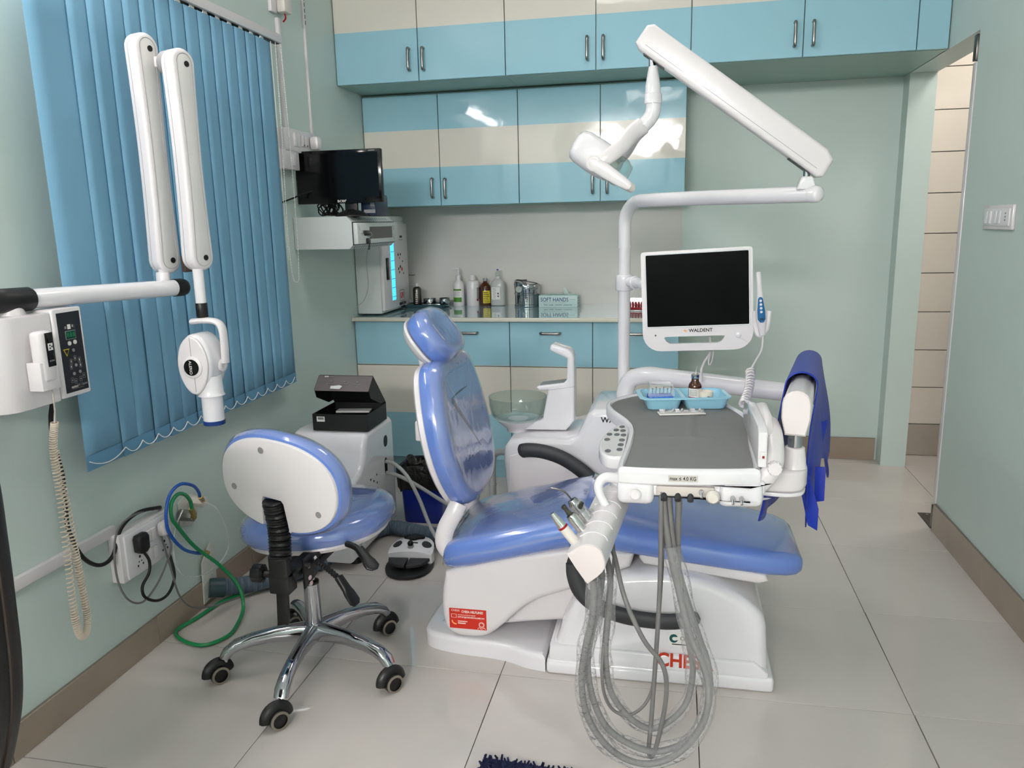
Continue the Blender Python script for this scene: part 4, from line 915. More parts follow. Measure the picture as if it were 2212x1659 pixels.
# hoses from the equipment box to the chair
hb = 'pale grey hoses from the floor box to the chair'
obj('supply_hose', B().tube([(.44,3.185,.345),(.50,3.16,.345),(.57,3.13,.30),(.63,3.11,.20),(.68,3.08,.10),(.75,3.02,.03),(.83,2.95,.012),(.98,2.88,.012)], .0085, 10, 6), M['lgrey'], label='upper pale grey hose arching from the white floor box', cat='hose', group=hb)
obj('supply_hose', B().tube([(.44,3.18,.295),(.50,3.17,.29),(.58,3.18,.25),(.68,3.20,.18),(.79,3.22,.10),(.90,3.2,.03),(1.02,3.1,.012)], .0085, 10, 6), M['lgrey'], label='lower pale grey hose running from floor box behind the backrest', cat='hose', group=hb)
obj('pale_hose', B().tube([(1.0,2.72,.03),(.93,2.62,.02),(.895,2.50,.012),(.90,2.42,.012),(.945,2.36,.03),(.98,2.34,.07)], .008, 10, 6), M['lgrey'], label='short pale grey hose curling behind the chair base', cat='hose')
# ------------------------------------------------------------------ foot control
fcx, fcy = .665, 2.86
fu = V(.80,.50,0).normalized()      # toe to heel
fu = V(-.10,.995,0).normalized(); fs = V(fu.y,-fu.x,0)
ft = thing('foot_control', 'white and black foot control pedal on the floor', 'foot pedal', (fcx,fcy,0))
def fp_(x_,y_,z_): return V(fcx,fcy,0)+fs*x_+fu*y_+V(0,0,z_)
ov = sellipse(.098,.125,2.2,40)
obj('base_plate', B().rings([[fp_(p[0],p[1]-.01,z) for p in offset(ov,d)] for z,d in ((0,.006),(.003,0),(.014,0),(.018,.006))]), M['black'], ft)
def fz_(x_,y_): return .040+.050*max(0,1-((y_-.075)/.13)**2)*max(0,1-(x_/.14)**2)
half = [p for p in sellipse(.094,.112,2.3,44)]
top = [(p[0],max(p[1],-.028)) for p in half]
rs = [[fp_(p[0],p[1]+.02,.014) for p in offset(top,.0)]]
for d in (.0,.008,.02,.04,.06,.085): rs.append([fp_(p[0],p[1]+.02,fz_(p[0],p[1]+.02)) for p in offset(top,d)])
cv = obj('cover', B().rings(rs), M['gwhite'], ft)
for sx_ in (-1,1):
    o = [(.004,-.040),(.086,-.040),(.080,-.066),(.060,-.092),(.030,-.108),(.004,-.112)]
    o = [(p[0]*sx_,p[1]) for p in o]
    if area2(o) < 0: o = o[::-1]
    obj('toe_pedal', B().prism(o, fp_(0,.02,.032), fs, fu, .016, .004, 3), M['rubber'], ft)
    obj('round_button', B().lathe([(0,0),(.022,0),(.021,.005),(.014,.008),(0,.009)], fp_(.062*sx_,.045,fz_(.062,.045)-.003), V(fs.x*sx_*.45,fs.y*sx_*.45,.9)+fu*-.15), M['rubber'], ft)
pad = [(r_*math.cos(t)*1.35,r_*math.sin(t)) for t,r_ in [(2*PI*i/48,.030*(1+.13*math.cos(4*2*PI*i/48))) for i in range(48)]]
obj('selector_pad', B().prism(pad, fp_(0,.090,fz_(0,.09)-.005), fs, (fu*.98-V(0,0,.12)).normalized(), .014, .005, 3), M['black'], ft)
obj('selector_centre', B().lathe([(.016,0),(.015,.004),(0,.005)], fp_(0,.090,fz_(0,.09)+.008), V(0,0,.98)+fu*.12), M['rubber'], ft)
obj('joystick', B().lathe([(.013,0),(.012,.012)], fp_(0,.018,fz_(0,.018)-.004), V(0,0,1)), M['gink'], ft); obj('joystick_ball', B().ball(fp_(0,.016,fz_(0,.018)+.014), .013), M['gblack'], ft)
obj('printed_mark', B().box(fp_(.012,.042,fz_(.012,.042)+.0005),(.026,.006,.003)), M['ink'], ft)
obj('pedal_cable', B().tube([fp_(.05,.12,.03),fp_(.09,.17,.045),fp_(.15,.23,.03),fp_(.25,.27,.02),fp_(.36,.26,.02)], .017, 12, 6), M['rubber'], ft)
# ------------------------------------------------------------------ dental chair
dc = thing('dental_chair', 'blue vinyl dental chair wrapped in clear film on a white base', 'dental chair', (1.5,2.45,0))
o = [(p.x,p.y) for p in catmull([V(.915,2.60,0),V(.905,2.36,0),V(.918,2.295,0),V(.96,2.262,0),V(1.05,2.243,0),V(1.15,2.236,0),V(1.22,2.222,0),V(1.28,2.198,0),V(1.341,2.188,0)],4)]+[(1.341,2.70),(.96,2.70)]
obj('rear_floor_plate', B().prism(o, (0,0,0), (1,0,0), (0,1,0), .056, .018, 4, both=False), M['gwhite'], dc)
obj('base_skirt', B().box((1.687,2.465,.024), (.684,.562,.048), .012, 3), M['gwhite'], dc)
obj('base_skirt_step', B().box((1.535,2.43,.021), (.38,.506,.042), .012, 3), M['gwhite'], dc)
hp = [(1.352,.03),(1.358,.075),(1.366,.10)]+[(p.x,p.y) for p in catmull([V(1.372,.10,0),V(1.405,.19,0),V(1.46,.275,0),V(1.55,.325,0),V(1.68,.345,0),V(1.80,.34,0),V(1.91,.30,0),V(1.985,.245,0),V(2.003,.20,0)],4)]+[(2.012,.07),(2.018,.03)]
bh = obj('base_cover', B().prism(hp[::-1], (0,2.70,0), (1,0,0), (0,0,1), .50, .03, 5), M['gwhite'], dc)
obj('cover_step', B().prism([(1.350,.04),(1.356,.094),(1.97,.094),(2.012,.06),(2.012,.04)][::-1], (0,2.72,0), (1,0,0), (0,0,1), .532, .008, 3), M['gwhite'], dc)
ff = 2.1995-.0
text('CHESA', .062, (1.768,2.1870,.083-.006), (1,0,-.012), (0,0,1), mat('brick_red_ink',(186,52,24),.45), bh, bold=.0018, sx=.88)
lg = obj('logo_sticker', B().box((1.765,2.1985,.143), (.092,.0012,.042)), M['paper'], bh)
mo = [(.013*math.cos(a),.014*math.sin(a)) for a in [PI*.15+PI*1.75*i/24 for i in range(25)]]+[(.013*.62*math.cos(a)+.003,.014*.45*math.sin(a)-.001) for a in [PI*1.75-PI*1.35*i/16 for i in range(17)]]
obj('logo_mark', B().prism(mo, (1.735,2.1978,.147), (1,0,0), (0,0,1), .0006), mat('teal_ink',(14,78,84),.5), lg)
text('CHESA', .017, (1.753,2.1977,.148), (1,0,0), (0,0,1), M['ink'], lg, align='LEFT')
obj('printed_line', B().box((1.765,2.1976,.128), (.07,.0006,.003)), M['ink'], lg)
# lift arm and seat carrier
obj('lift_arm', B().prism([(1.08,.07),(1.40,.12),(1.52,.26),(1.50,.33),(1.30,.29),(1.10,.20)], (0,2.60,0), (1,0,0), (0,0,1), .30, .02, 3), M['white'], dc)
sp_ = [V(1.006,.285,0),V(.993,.21,0),V(.992,.135,0),V(1.010,.082,0),V(1.045,.064,0),V(1.09,.062,0),V(1.14,.072,0),V(1.19,.11,0),V(1.25,.17,0),V(1.31,.213,0),V(1.43,.262,0),V(1.60,.345,0)]
so_ = [(p.x,p.y) for p in catmull(sp_,4)]+[(1.615,.395),(1.44,.402),(1.25,.365),(1.05,.31)]
sc_ = obj('seat_carrier', B().prism(so_, (0,2.652,0), (1,0,0), (0,0,1), .412, .022, 4), M['white'], dc)
sk = obj('helpline_sticker', B().box((1.0795,2.2388,.131), (.124,.0012,.070)), M['red'], sc_)
text('CHESA HELPLINES', .0115, (1.095,2.2380,.156), (1,0,0), (0,0,1), M['wink'], sk, bold=.0003, sx=.78)
text('CHESA', .0095, (1.024,2.2380,.159), (1,0,0), (0,0,1), M['wink'], sk, align='LEFT')
text('REGISTER YOUR SERVICE REQUEST', .0048, (1.046,2.2380,.144), (1,0,0), (0,0,1), M['wink'], sk, align='LEFT', sx=.8)
text('SUPPORT@CHESADENTALCARE.COM', .0062, (1.046,2.2380,.1365), (1,0,0), (0,0,1), M['wink'], sk, align='LEFT', bold=.0002, sx=.84)
obj('printed_line', B().box((1.062,2.2381,.122),(.032,.0004,.0026)), M['wink'], sk)
obj('printed_line', B().box((1.059,2.2381,.115),(.026,.0004,.0036)), M['wink'], sk)
rr_ = rrect(.018,.013,.001,2); bb = B(); bb.rings([[V(1.033+p[0]*s,2.2380,.140+p[1]*s) for p in rr_] for s in (1,.84)], False, False); obj('printed_screen', bb, M['wink'], sk)
obj('printed_phone', B().tube([(1.027,2.2380,.124),(1.028,2.2380,.117),(1.034,2.2380,.112),(1.041,2.2380,.111)], .0022, 6, 4, flat=1), M['oink'], sk)
for r_ in (.009,.0065): obj('printed_operator', B().tube([(1.125+r_*math.cos(a),2.2380,.114+r_*math.sin(a)) for a in [2*PI*i/14 for i in range(14)]], .0007, 5, 2, True), M['wink'], sk)
obj('printed_operator', B().tube([(1.112,2.2380,.098),(1.116,2.2380,.104),(1.125,2.2380,.100),(1.134,2.2380,.104),(1.138,2.2380,.098)], .0007, 5, 4), M['wink'], sk)
CY = 2.4425
def cushion(st, grow=0.0):
    rs = []
    for x_, zt, zb_, hw in st:
        h = (zt-zb_)+2*grow; w = 2*hw+2*grow
        o_ = rrect(w, h, h*.46, 7)
        crown = .010 if hw > .18 else 0
        rs.append([V(x_, CY+p[0], (zt+zb_)/2+p[1]+(crown*(1-(p[0]/(w/2))**2)-(.0 if x_ > 1.45 else .0) if p[1] > h*.2 else 0)) for p in o_])
    return rs
sst = [(.998,.345,.328,.17),(1.002,.362,.312,.195),(1.016,.380,.303,.214),(1.05,.398,.303,.224),(1.10,.415,.312,.228),(1.18,.436,.335,.229),(1.25,.455,.353,.229),(1.34,.480,.378,.229),(1.41,.497,.396,.229),(1.455,.503,.403,.229),(1.50,.498,.400,.228),(1.56,.482,.395,.226),(1.64,.470,.386,.224),(1.76,.453,.370,.219),(1.9,.430,.353,.210),(2.0,.414,.340,.198),(2.06,.404,.334,.182),(2.09,.397,.332,.165),(2.107,.385,.338,.145),(2.114,.368,.350,.12)]
obj('seat_cushion', B().rings(cushion(sst)), M['vinyl'], dc)
fst = [(x_, zt, zb_, hw) for x_, zt, zb_, hw in sst if x_ < 1.47]
fb = B(); rs = []
for x_, zt, zb_, hw in fst:
    row = []
    for i in range(17):
        q = -1+2*i/16; yy = q*(hw+.004)
        dz = -.055*max(0,(abs(q)-.82)/.18)**2
        row.append(V(x_-.002, CY+yy, zt+.0125*(1-q*q)+.003+dz+.0025*math.sin(9*q+x_*38)*math.sin(x_*23)))
    rs.append(row)
obj('seat_film', fb.rings(rs, closed=False), M['clear'], dc)
obj('leg_shell', B().prism([(1.625,.372),(1.64,.352),(1.98,.312),(2.01,.322),(2.0,.345),(1.63,.39)], (0,2.625,0), (1,0,0), (0,0,1), .365, .01, 3), M['white'], dc)
# backrest
bs_ = V(-.208,0,.978); bn_ = V(.978,0,.208); b0 = V(1.003,2.478,.495)
bh_ = [(.0,-.024),(.10,-.020),(.165,.005),(.212,.07),(.238,.14),(.246,.215),(.236,.29),(.212,.37),(.185,.425),(.150,.452),(.08,.462)]
bo_ = [(p.x,p.y) for p in catmull([V(a*1.07,b_,0) for a, b_ in bh_]+[V(0,.465,0)]+[V(-a*1.07,b_,0) for a, b_ in bh_[:0:-1]],3,True)]
def bring_(lst, dish=.0):
    return [[b0+V(0,1,0)*p[0]+bs_*p[1]+bn_*h for p in offset(bo_, d)] for d, h in lst]
obj('back_shell', B().rings(bring_([(.03,-.006),(.012,-.003),(.004,.004),(.006,.020)])), M['white'], dc)
obj('back_cushion', B().rings(bring_([(.006,.018),(-.002,.024),(-.005,.040),(-.004,.062),(.003,.078),(.014,.087),(.030,.089),(.06,.084),(.10,.080),(.13,.079)])), M['vinyl'], dc)
rs = []
random.seed(3)
fl = bring_([(-.006,.060),(.001,.078),(.012,.089),(.03,.094),(.06,.093),(.09,.091),(.13,.089)])
fl = [[p+bn_*random.uniform(0,.0015)*(1 if k > 1 else 0) for p in r] for k, r in enumerate(fl)]
cf = sum(fl[-2], V(0,0,0))/len(fl[-2])
fl = fl[:-1]+[[cf+(p-cf)*k_+bn_*(.001*math.sin(11*p.y+7*k_)) for p in fl[-2]] for k_ in (.8,.55,.3,.02)]
obj('back_film', B().rings(fl, False, False), film('loose_clear_film', gloss=.05, bump=.6, bscale=5, haze=.10), dc, sharp=80)
obj('back_bracket', B().tube([(1.045,2.30,.505),(1.030,2.285,.47),(1.005,2.275,.42),(1.0,2.27,.37),(1.03,2.27,.33)], .016, 10, 6, flat=1.8, up=(0,1,0)), M['white'], dc)
obj('back_bracket', B().tube([(1.045,2.62,.505),(1.030,2.625,.47),(1.005,2.63,.42),(1.0,2.63,.37),(1.03,2.63,.33)], .016, 10, 6, flat=1.8, up=(0,1,0)), M['white'], dc)
obj('side_catch', B().box((.902,2.41,.715), (.05,.045,.07), .008, 3).box((.93,2.42,.725), (.04,.03,.03), .004), M['white'], dc)
# headrest
hs_ = V(-.60,0,.80); hn = V(.80,0,.60); h0 = V(.908,2.463,1.002)
ho_ = sellipse(.125,.094,2.6,44)
def hring(lst): return [[h0+V(0,1,0)*p[0]+hs_*p[1]+hn*h for p in offset(ho_, d)] for d, h in lst]
hr = obj('headrest_cushion', B().rings(hring([(.008,.012),(-.001,.018),(-.005,.034),(-.004,.058),(.003,.074),(.013,.083),(.026,.085),(.05,.080),(.07,.079)])), M['vinyl'], dc)
obj('headrest_film', B().rings(hring([(-.0065,.055),(.001,.076),(.012,.086),(.030,.090),(.06,.088)]), False, True), M['clear'], dc)
obj('headrest_shell', B().rings(hring([(.055,-.030),(.035,-.026),(.010,-.012),(-.004,.004),(-.003,.012)])), M['white'], dc)
obj('headrest_knob', B().cyl(h0-hn*.02-hs_*.045+V(0,-.05,0), h0-hn*.02-hs_*.045+V(0,.05,0), .026, n=24, bev=.004), M['white'], dc)
obj('headrest_stem', B().tube([h0-hn*.03-hs_*.05, V(.915,2.463,.93), V(.935,2.463,.88), V(.95,2.463,.80)], .018, 12, 6, flat=2.0, up=(0,1,0)), M['white'], dc)
obj('stem_pivot', B().cyl((.925,2.425,.925),(.925,2.50,.925),.020,n=24,bev=.003), M['white'], dc)
# armrests
obj('armrest', B().tube([(1.150,2.775,.540),(1.19,2.775,.548),(1.25,2.775,.543),(1.32,2.775,.520),(1.39,2.775,.475),(1.45,2.775,.418),(1.49,2.77,.36)], lambda s: .0165*min(1,.45+s*9), 12, 6, flat=1.7, up=(0,1,0)), M['rubber'], dc)
obj('armrest', B().tube([(1.437,2.165,.385),(1.440,2.16,.345),(1.458,2.155,.300),(1.50,2.152,.262),(1.56,2.15,.240),(1.63,2.15,.228),(1.71,2.15,.226),(1.77,2.15,.236),(1.805,2.15,.252)], lambda s: .0165*min(1,.45+(1-s)*9), 12, 6, flat=1.5, up=(0,1,0)), M['rubber'], dc)
obj('armrest_pivot', B().cyl((1.437,2.165,.385),(1.437,2.235,.385),.022,n=20), M['rubber'], dc)
# ------------------------------------------------------------------ cuspidor unit
cu = thing('cuspidor_unit', 'white dental unit box with glass spittoon bowl and water spout', 'dental unit', (1.35,3.0,0))
cp = [(1.15,.02),(1.13,.16),(1.085,.30),(1.072,.48),(1.078,.535),(1.10,.562),(1.16,.572),(1.33,.578),(1.365,.59),(1.385,.63),(1.405,.675),(1.43,.692),(1.62,.695),(1.645,.67),(1.65,.02)]
cbd = obj('unit_body', B().prism(cp[::-1], (0,3.22,0), (1,0,0), (0,0,1), .375, .028, 4), M['gwhite'], cu)
obj('body_panel', B().prism([(1.105,.06),(1.092,.35),(1.10,.50),(1.17,.522),(1.27,.522),(1.36,.49),(1.43,.43),(1.50,.36),(1.50,.06)][::-1], (0,2.852,0), (1,0,0), (0,0,1), .012, .005, 2), M['white'], cu)
text('WALDENT', .03, (1.455,2.8436,.655), (1,0,0), (0,0,1), M['ink'], cbd, align='LEFT', bold=.0006)
tp_ = [(1.140,.578),(1.177,.612),(1.205,.620),(1.216,.630),(1.236,.735),(1.236,.742),(1.200,.738),(1.192,.752),(1.20,.758),(1.30,.772),(1.312,.785),(1.314,.868),(1.300,.876),(1.252,.897),(1.246,.905),(1.250,.920),(1.260,.924),(1.318,.905),(1.332,.892),(1.340,.872),(1.342,.752),(1.341,.622),(1.308,.580)]
obj('spout_tower', B().prism(tp_[::-1], (0,3.035,0), (1,0,0), (0,0,1), .085, .008, 3), M['gwhite'], cu)
obj('cup_rest', B().prism([(1.205,.7585),(1.30,.772),(1.30,.7745),(1.205,.761)][::-1], (0,3.025,0), (1,0,0), (0,0,1), .065), mat('brushed_grey',(150,150,152),.35,.6), cu)
obj('spout_tip', B().cyl((1.255,2.99,.897),(1.253,2.99,.890),.006,n=12), M['black'], cu)
obj('tower_seam', B().prism([(1.238,.742),(1.342,.758),(1.342,.7592),(1.238,.7432)][::-1], (0,3.0355,0), (1,0,0), (0,0,1), .086), M['gink'], cu)
bc_ = V(1.106,3.0,0)
obj('bowl', B().lathe([(.118,.703),(.1185,.706),(.115,.704),(.112,.67),(.104,.635),(.085,.618),(.03,.613),(0,.613)][::1], bc_, n=48, cap=False).lathe([(.118,.703),(.116,.67),(.108,.632),(.09,.612),(.03,.606)], bc_, n=48, cap=False), M['bglass'], cu)
obj('bowl_holder', B().lathe([(.095,.614),(.085,.604),(.065,.588),(.05,.576),(.045,.562),(0,.56)], bc_, n=40), M['gwhite'], cu)
obj('drain_pipe', B().cyl((.968,3.1,0),(.968,3.1,.40),.0145,n=20).cyl((.968,3.1,.285),(.968,3.1,.295),.017,n=20).tube([(.968,3.1,.39),(.985,3.09,.43),(1.03,3.06,.45),(1.10,3.04,.45)],.0145,12,6), M['lgrey'], cu)
# pole with lamp arm
PX, PY = 1.527, 3.03
lm = thing('operating_lamp', 'white dental operating lamp on a long arm above the chair', 'dental lamp', (PX,PY,.69))
obj('pole', B().cyl((PX,PY,.685),(PX,PY,1.295),.0232,n=28), M['gwhite'], lm)
te = V(2.118,2.468,1.452)
hd_ = (V(te.x,te.y,0)-V(PX,PY,0)).normalized()
path = [V(PX,PY,1.292),V(PX,PY,1.33),V(PX,PY,1.37)]
for i in range(1,9):
    a = PI/2*i/8; path.append(V(PX,PY,1.372)+hd_*(.086*(1-math.cos(a)))+V(0,0,.086*math.sin(a)))
path += [V(PX,PY,1.458)+hd_*.3, te-hd_*.02]
obj('swing_tube', B().tube(path, .0243, 24, 2), M['gwhite'], lm)
obj('tube_collar', B().cyl((PX,PY,1.286),(PX,PY,1.296),.0262,n=28), M['gwhite'], lm)
obj('tube_cap', B().lathe([(.0243,0),(.025,.004),(.025,.022),(.021,.032),(.012,.037),(0,.038)], te-hd_*.022, hd_), M['gwhite'], lm)
pv = V(2.090,2.492,0)
obj('arm_pivot_block', B().prism([(-.028,0),(.028,0),(.017,.034),(.012,.038),(-.012,.038),(-.017,.034)], pv+V(0,.022,1.466), (1,0,0), (0,0,1), .044, .006, 3), M['gwhite'], lm)
obj('pivot_pin', B().cyl(pv+V(0,0,1.495), pv+V(0,0,1.545), .010, n=16), M['chrome'], lm)
ay = pv.y
A0, A1 = V(2.150,ay,1.523), V(1.607,ay,1.926)
ad_ = (A1-A0).normalized(); an = V(0,1,0).cross(ad_); an = an if an.z > 0 else -an
ao = [(.0,-.028),(.014,-.040),(.615,-.040),(.633,-.030),(.633,.026),(.618,.040),(.035,.040),(.006,.024)]
L_ = (A1-A0).length; ao = [(p[0]*L_/.633,p[1]) for p in ao]
if ad_.cross(an).y > 0: s0 = -1
else: s0 = 1
arm = obj('spring_arm', B().prism(ao if area2(ao) > 0 else ao[::-1], A0+V(0,.028*s0,0), ad_, an, .056, .012, 4), M['white'], lm)
obj('arm_seam', B().prism([(.03,-.0212),(L_-.03,-.0212),(L_-.03,-.020),(.03,-.020)], A0+V(0,.0284*s0,0), ad_, an, .0568), M['gink'], arm)
for s_ in (.075, L_-.075): obj('slot', B().box(A0+ad_*s_-an*.0405, (.075,.034,.004), 0, 1, Matrix((ad_,V(0,1,0),an)).transposed()), M['black'], arm)
jx = V(1.638,ay,0)
obj('drop_pin', B().cyl(jx+V(0,0,1.82), jx+V(0,0,1.875), .0105, n=16), M['chrome'], lm)
obj('drop_cone', B().lathe([(.021,0),(.0235,.01),(.0225,.03),(.014,.085),(.012,.088),(0,.088)], jx+V(.003,0,1.748)), M['gwhite'], lm)
obj('drop_collar', B().lathe([(.021,0),(.0265,.002),(.0265,.028),(.024,.031)], jx+V(.004,0,1.728)), M['gwhite'], lm)
obj('elbow', B().tube([jx+V(.005,0,1.73),jx+V(.005,0,1.712),jx+V(-.002,0,1.692),jx+V(-.022,0,1.670),jx+V(-.042,0,1.655)], .0225, 20, 6), M['gwhite'], lm)
yk = [V(1.612,ay-.01,1.668),V(1.585,ay-.04,1.645),V(1.555,ay-.085,1.605),V(1.52,ay-.105,1.575),V(1.478,ay-.11,1.553)]
obj('yoke', B().tube(yk, lambda s: .0125-.003*s, 14, 6, flat=2.1, up=(0,1,0)), M['white'], lm)
yk2 = [V(1.612,ay+.01,1.668),V(1.585,ay+.04,1.645),V(1.555,ay+.085,1.605),V(1.52,ay+.105,1.575),V(1.478,ay+.11,1.553)]
obj('yoke', B().tube(yk2, lambda s: .0125-.003*s, 14, 6, flat=2.1, up=(0,1,0)), M['white'], lm)
la = V(.83,0,-.56).normalized(); lu = V(.56,0,.83).normalized(); lc = V(1.425,ay,1.615)
def lst(s, hy, hh, e): return (lc+la*s, V(0,1,0), lu, sellipse(hy,hh,e,36))
hd2 = obj('lamp_head', B().loft([lst(-.016,.05,.030,2.6),lst(-.014,.075,.040,2.8),lst(-.006,.090,.047,3.0),lst(.010,.098,.052,3.2),lst(.055,.100,.054,3.4),lst(.095,.100,.053,3.4),lst(.115,.095,.048,3.2)]), M['gwhite'], lm)
obj('reflector', B().loft([lst(.112,.082,.038,2.8),lst(.135,.070,.030,2.6),lst(.137,.01,.005,2.4)]), M['steel'], hd2)
obj('clear_shield', B().rings([[c+V(0,1,0)*x_+lu*y_ for x_, y_ in o_] for c, _, _, o_ in (lst(.112,.095,.046,3),lst(.15,.092,.044,3),lst(.168,.075,.034,2.8),lst(.172,.04,.018,2.4))], False, True), M['bglass'], hd2)
for i in range(5): obj('vent_slot', B().box(lc+la*(.075+.009*i)+lu*.0495+V(0,.03,0), (.004,.05,.003), 0, 1, Matrix((la,V(0,1,0),lu)).transposed()), M['black'], hd2)
for sg in (-1,1):
    hp0 = V(1.476,ay+sg*.112,1.556)
    obj('pivot_cap', B().lathe([(.023,-.012),(.023,.006),(.019,.009),(.0145,.009),(.0145,.0075),(0,.0075)], hp0, (0,sg,0)), M['white'], lm)
    obj('grip_handle', B().loft([(hp0+la*s, V(0,1,0), lu, sellipse(.010,h_,3,18)) for s, h_ in ((-.012,.010),(.0,.022),(.05,.021),(.10,.017),(.122,.014),(.130,.007))]), M['cream'] if sg > 0 else M['white'], lm)
# ------------------------------------------------------------------ white monitor on the pole
mn = thing('dental_monitor', 'white-framed monitor with handle slot fixed to the pole', 'monitor', (1.79,2.79,.93))
rol = math.radians(2.6); mu = V(math.cos(rol),-.05,math.sin(rol)).normalized(); mv = V(-math.sin(rol),.05,math.cos(rol)); mv = (mv-mu*mv.dot(mu)).normalized(); mnn = mu.cross(mv)
mc = V(1.793,2.775,1.108)
def mo_(w, zt, zb_, rt, rb):
    o_ = []
    for cx_, cy_, r_, a0 in ((w/2-rt,zt-rt,rt,0),(-w/2+rt,zt-rt,rt,90),(-w/2+rb,zb_+rb,rb,180),(w/2-rb,zb_+rb,rb,270)):
        for i in range(7): a = math.radians(a0+90*i/6); o_.append((cx_+r_*math.cos(a),cy_+r_*math.sin(a)))
    return o_
slot = [(-.118,-.122),(.082,-.122)]
# front frame built around the handle slot: outline ring bridged to the slot ring
outl = mo_(.372,.178,-.168,.012,.062)
slo = [(p[0]-.012,p[1]-.131) for p in rrect(.20,.026,.012,6)]
slo = [(.088,-.118),(-.108,-.118),(-.113,-.121),(-.105,-.134),(-.092,-.143),(.068,-.143),(.082,-.136),(.092,-.122)]
def mp(x_, y_, h): return mc+mu*x_+mv*y_+mnn*h
def ring_loop(n, o_, h): return o_
t_ = bmesh.new()
def frame_face(h, flip):
    pass
bm_ = bmesh.new()
vo = {}; faces = []
for key, pts in (('o',outl),('s',slo)):
    for h, nm in ((.0,'b'),(.028,'f')):
        vo[key+nm] = [bm_.verts.new(mp(x_,y_,h)) for x_, y_ in pts]
for key in ('o','s'):
    a, b_ = vo[key+'b'], vo[key+'f']; n = len(a)
    for i in range(n): bm_.faces.new((a[i],a[(i+1)%n],b_[(i+1)%n],b_[i]))
for nm in ('b','f'):
    ed = []
    for key in ('o','s'):
        l = vo[key+nm]; n = len(l)
        for i in range(n):
            e = bm_.edges.get((l[i],l[(i+1)%n])) or bm_.edges.new((l[i],l[(i+1)%n])); ed.append(e)
    bmesh.ops.triangle_fill(bm_, use_beauty=True, use_dissolve=False, edges=ed)
fw_ = B(); fw_.bm = bm_
fr = obj('frame', fw_, M['white'], mn, sharp=30)
obj('inner_rim', B().rings([[mp(p[0]+.002,p[1]+.042,h) for p in rrect(w,hh,.003,2)] for w,hh,h in ((.352,.258,.0279),(.349,.255,.0300),(.343,.249,.0300),(.341,.247,.0285))], False, False), M['gwhite'], fr)
obj('screen', B().rings([[mp(p[0]+.002,p[1]+.042,h) for p in rrect(.343,.249,.002,2)] for h in (.0272,.0288)]), mat('black_glass_screen',(5,5,6),.12,spec=.07), fr)
obj('back_cover', B().prism(rrect(.30,.22,.03), mp(0,.03,-.04), mu, mv, .042, .012, 3), M['white'], mn)
text('WALDENT', .0165, mp(.012,-.0985,.0284), mu, mv, M['ink'], fr, bold=.0004)
obj('logo_mark', B().box(mp(-.040,-.0985,.0285), (.010,.001,.006), 0, 1, Matrix.Rotation(.5,3,'Y')), M['oink'], fr)
obj('sensor_dot', B().cyl(mp(-.142,-.112,.0275),mp(-.142,-.112,.0288),.003,n=12), M['black'], fr)
obj('power_button', B().lathe([(.0105,0),(.0105,.003),(.009,.004),(0,.004)], mp(.137,-.118,.028), mnn, n=24), M['gwhite'], fr)
obj('pole_clamp', B().cyl((PX,PY,1.125),(PX,PY,1.185),.034,n=28,bev=.004), M['gwhite'], mn)
obj('mount_arm', B().tube([(PX+.02,PY-.02,1.158),(PX+.06,PY-.07,1.158),(1.62,2.88,1.155),(1.70,2.835,1.15),mp(0,.04,-.035)], .020, 16, 6), M['gwhite'], mn)
obj('mount_ring', B().lathe([(.022,0),(.025,.003),(.025,.012),(.022,.015)], (PX+.035,PY-.038,1.158), (.6,-.75,0), n=24), M['gwhite'], mn)
# intra-oral camera beside the monitor
io = thing('intraoral_camera', 'white intra-oral camera with blue keypad hanging beside the monitor', 'dental camera', (2.0,2.72,.95))
ct_, cb_ = V(1.988,2.715,1.212), V(2.010,2.715,.995)
cdv = (cb_-ct_).normalized(); u_, v_, _ = basis(cdv, (0,1,0))
obj('wand', B().loft([(ct_+cdv*s,u_,v_,sellipse(a,b_,2.3,18)) for s,a,b_ in ((0,.004,.004),(.003,.0085,.0075),(.05,.0085,.0075),(.085,.011,.0095),(.13,.017,.013),(.16,.0175,.013),(.185,.0135,.012),(.213,.010,.010))]), M['white'], io)
kpd = obj('keypad', B().loft([(ct_+cdv*s+V(0,-.0125,0),V(1,0,.1).normalized(),V(0,1,0),sellipse(a,.004,2.5,16)) for s,a in ((.083,.003),(.088,.0075),(.13,.0125),(.158,.0125),(.168,.006))]), mat('teal_blue_keypad',(10,96,150),.35), io)
for k in range(4): obj('key', B().lathe([(.0042,0),(.0042,.0015),(.0018,.0015),(.0018,.0006)], ct_+cdv*(.095+.0125*k)+V(0,-.0162,0), (0,-1,0), n=14), M['white'], kpd)
text('W', .012, ct_+cdv*.158+V(0,-.0168,0), (1,0,0), (0,0,1), M['ink'], kpd, bold=.0006)
obj('holder', B().tube([(1.985,2.735,1.08),(1.988,2.733,1.04),(2.0,2.728,1.0),(2.02,2.728,1.02),(2.028,2.733,1.08)], .006, 8, 6, flat=1.8), M['white'], mn)
obj('holder_arm', B().tube([(2.005,2.735,1.02),(1.96,2.78,1.03),(1.90,2.80,1.05)], .007, 8, 5), M['white'], mn)
cpath = [V(2.011,2.715,.998),V(2.009,2.69,.978),V(1.998,2.63,.958),V(1.972,2.56,.932),V(1.956,2.52,.915)]
obj('cord', B().tube(cpath, .0035, 8, 6), M['white'], io)
obj('coiled_cord', coil([V(1.956,2.52,.915),V(1.951,2.46,.888),V(1.937,2.38,.869),V(1.920,2.30,.856)], 13, .0115, .0036), M['white'], io)
obj('monitor_cable', B().tube([(1.84,2.79,.985),(1.845,2.80,.93),(1.825,2.80,.89),(1.815,2.79,.86),(1.82,2.80,.82)], .004, 8, 6), M['white'], mn)
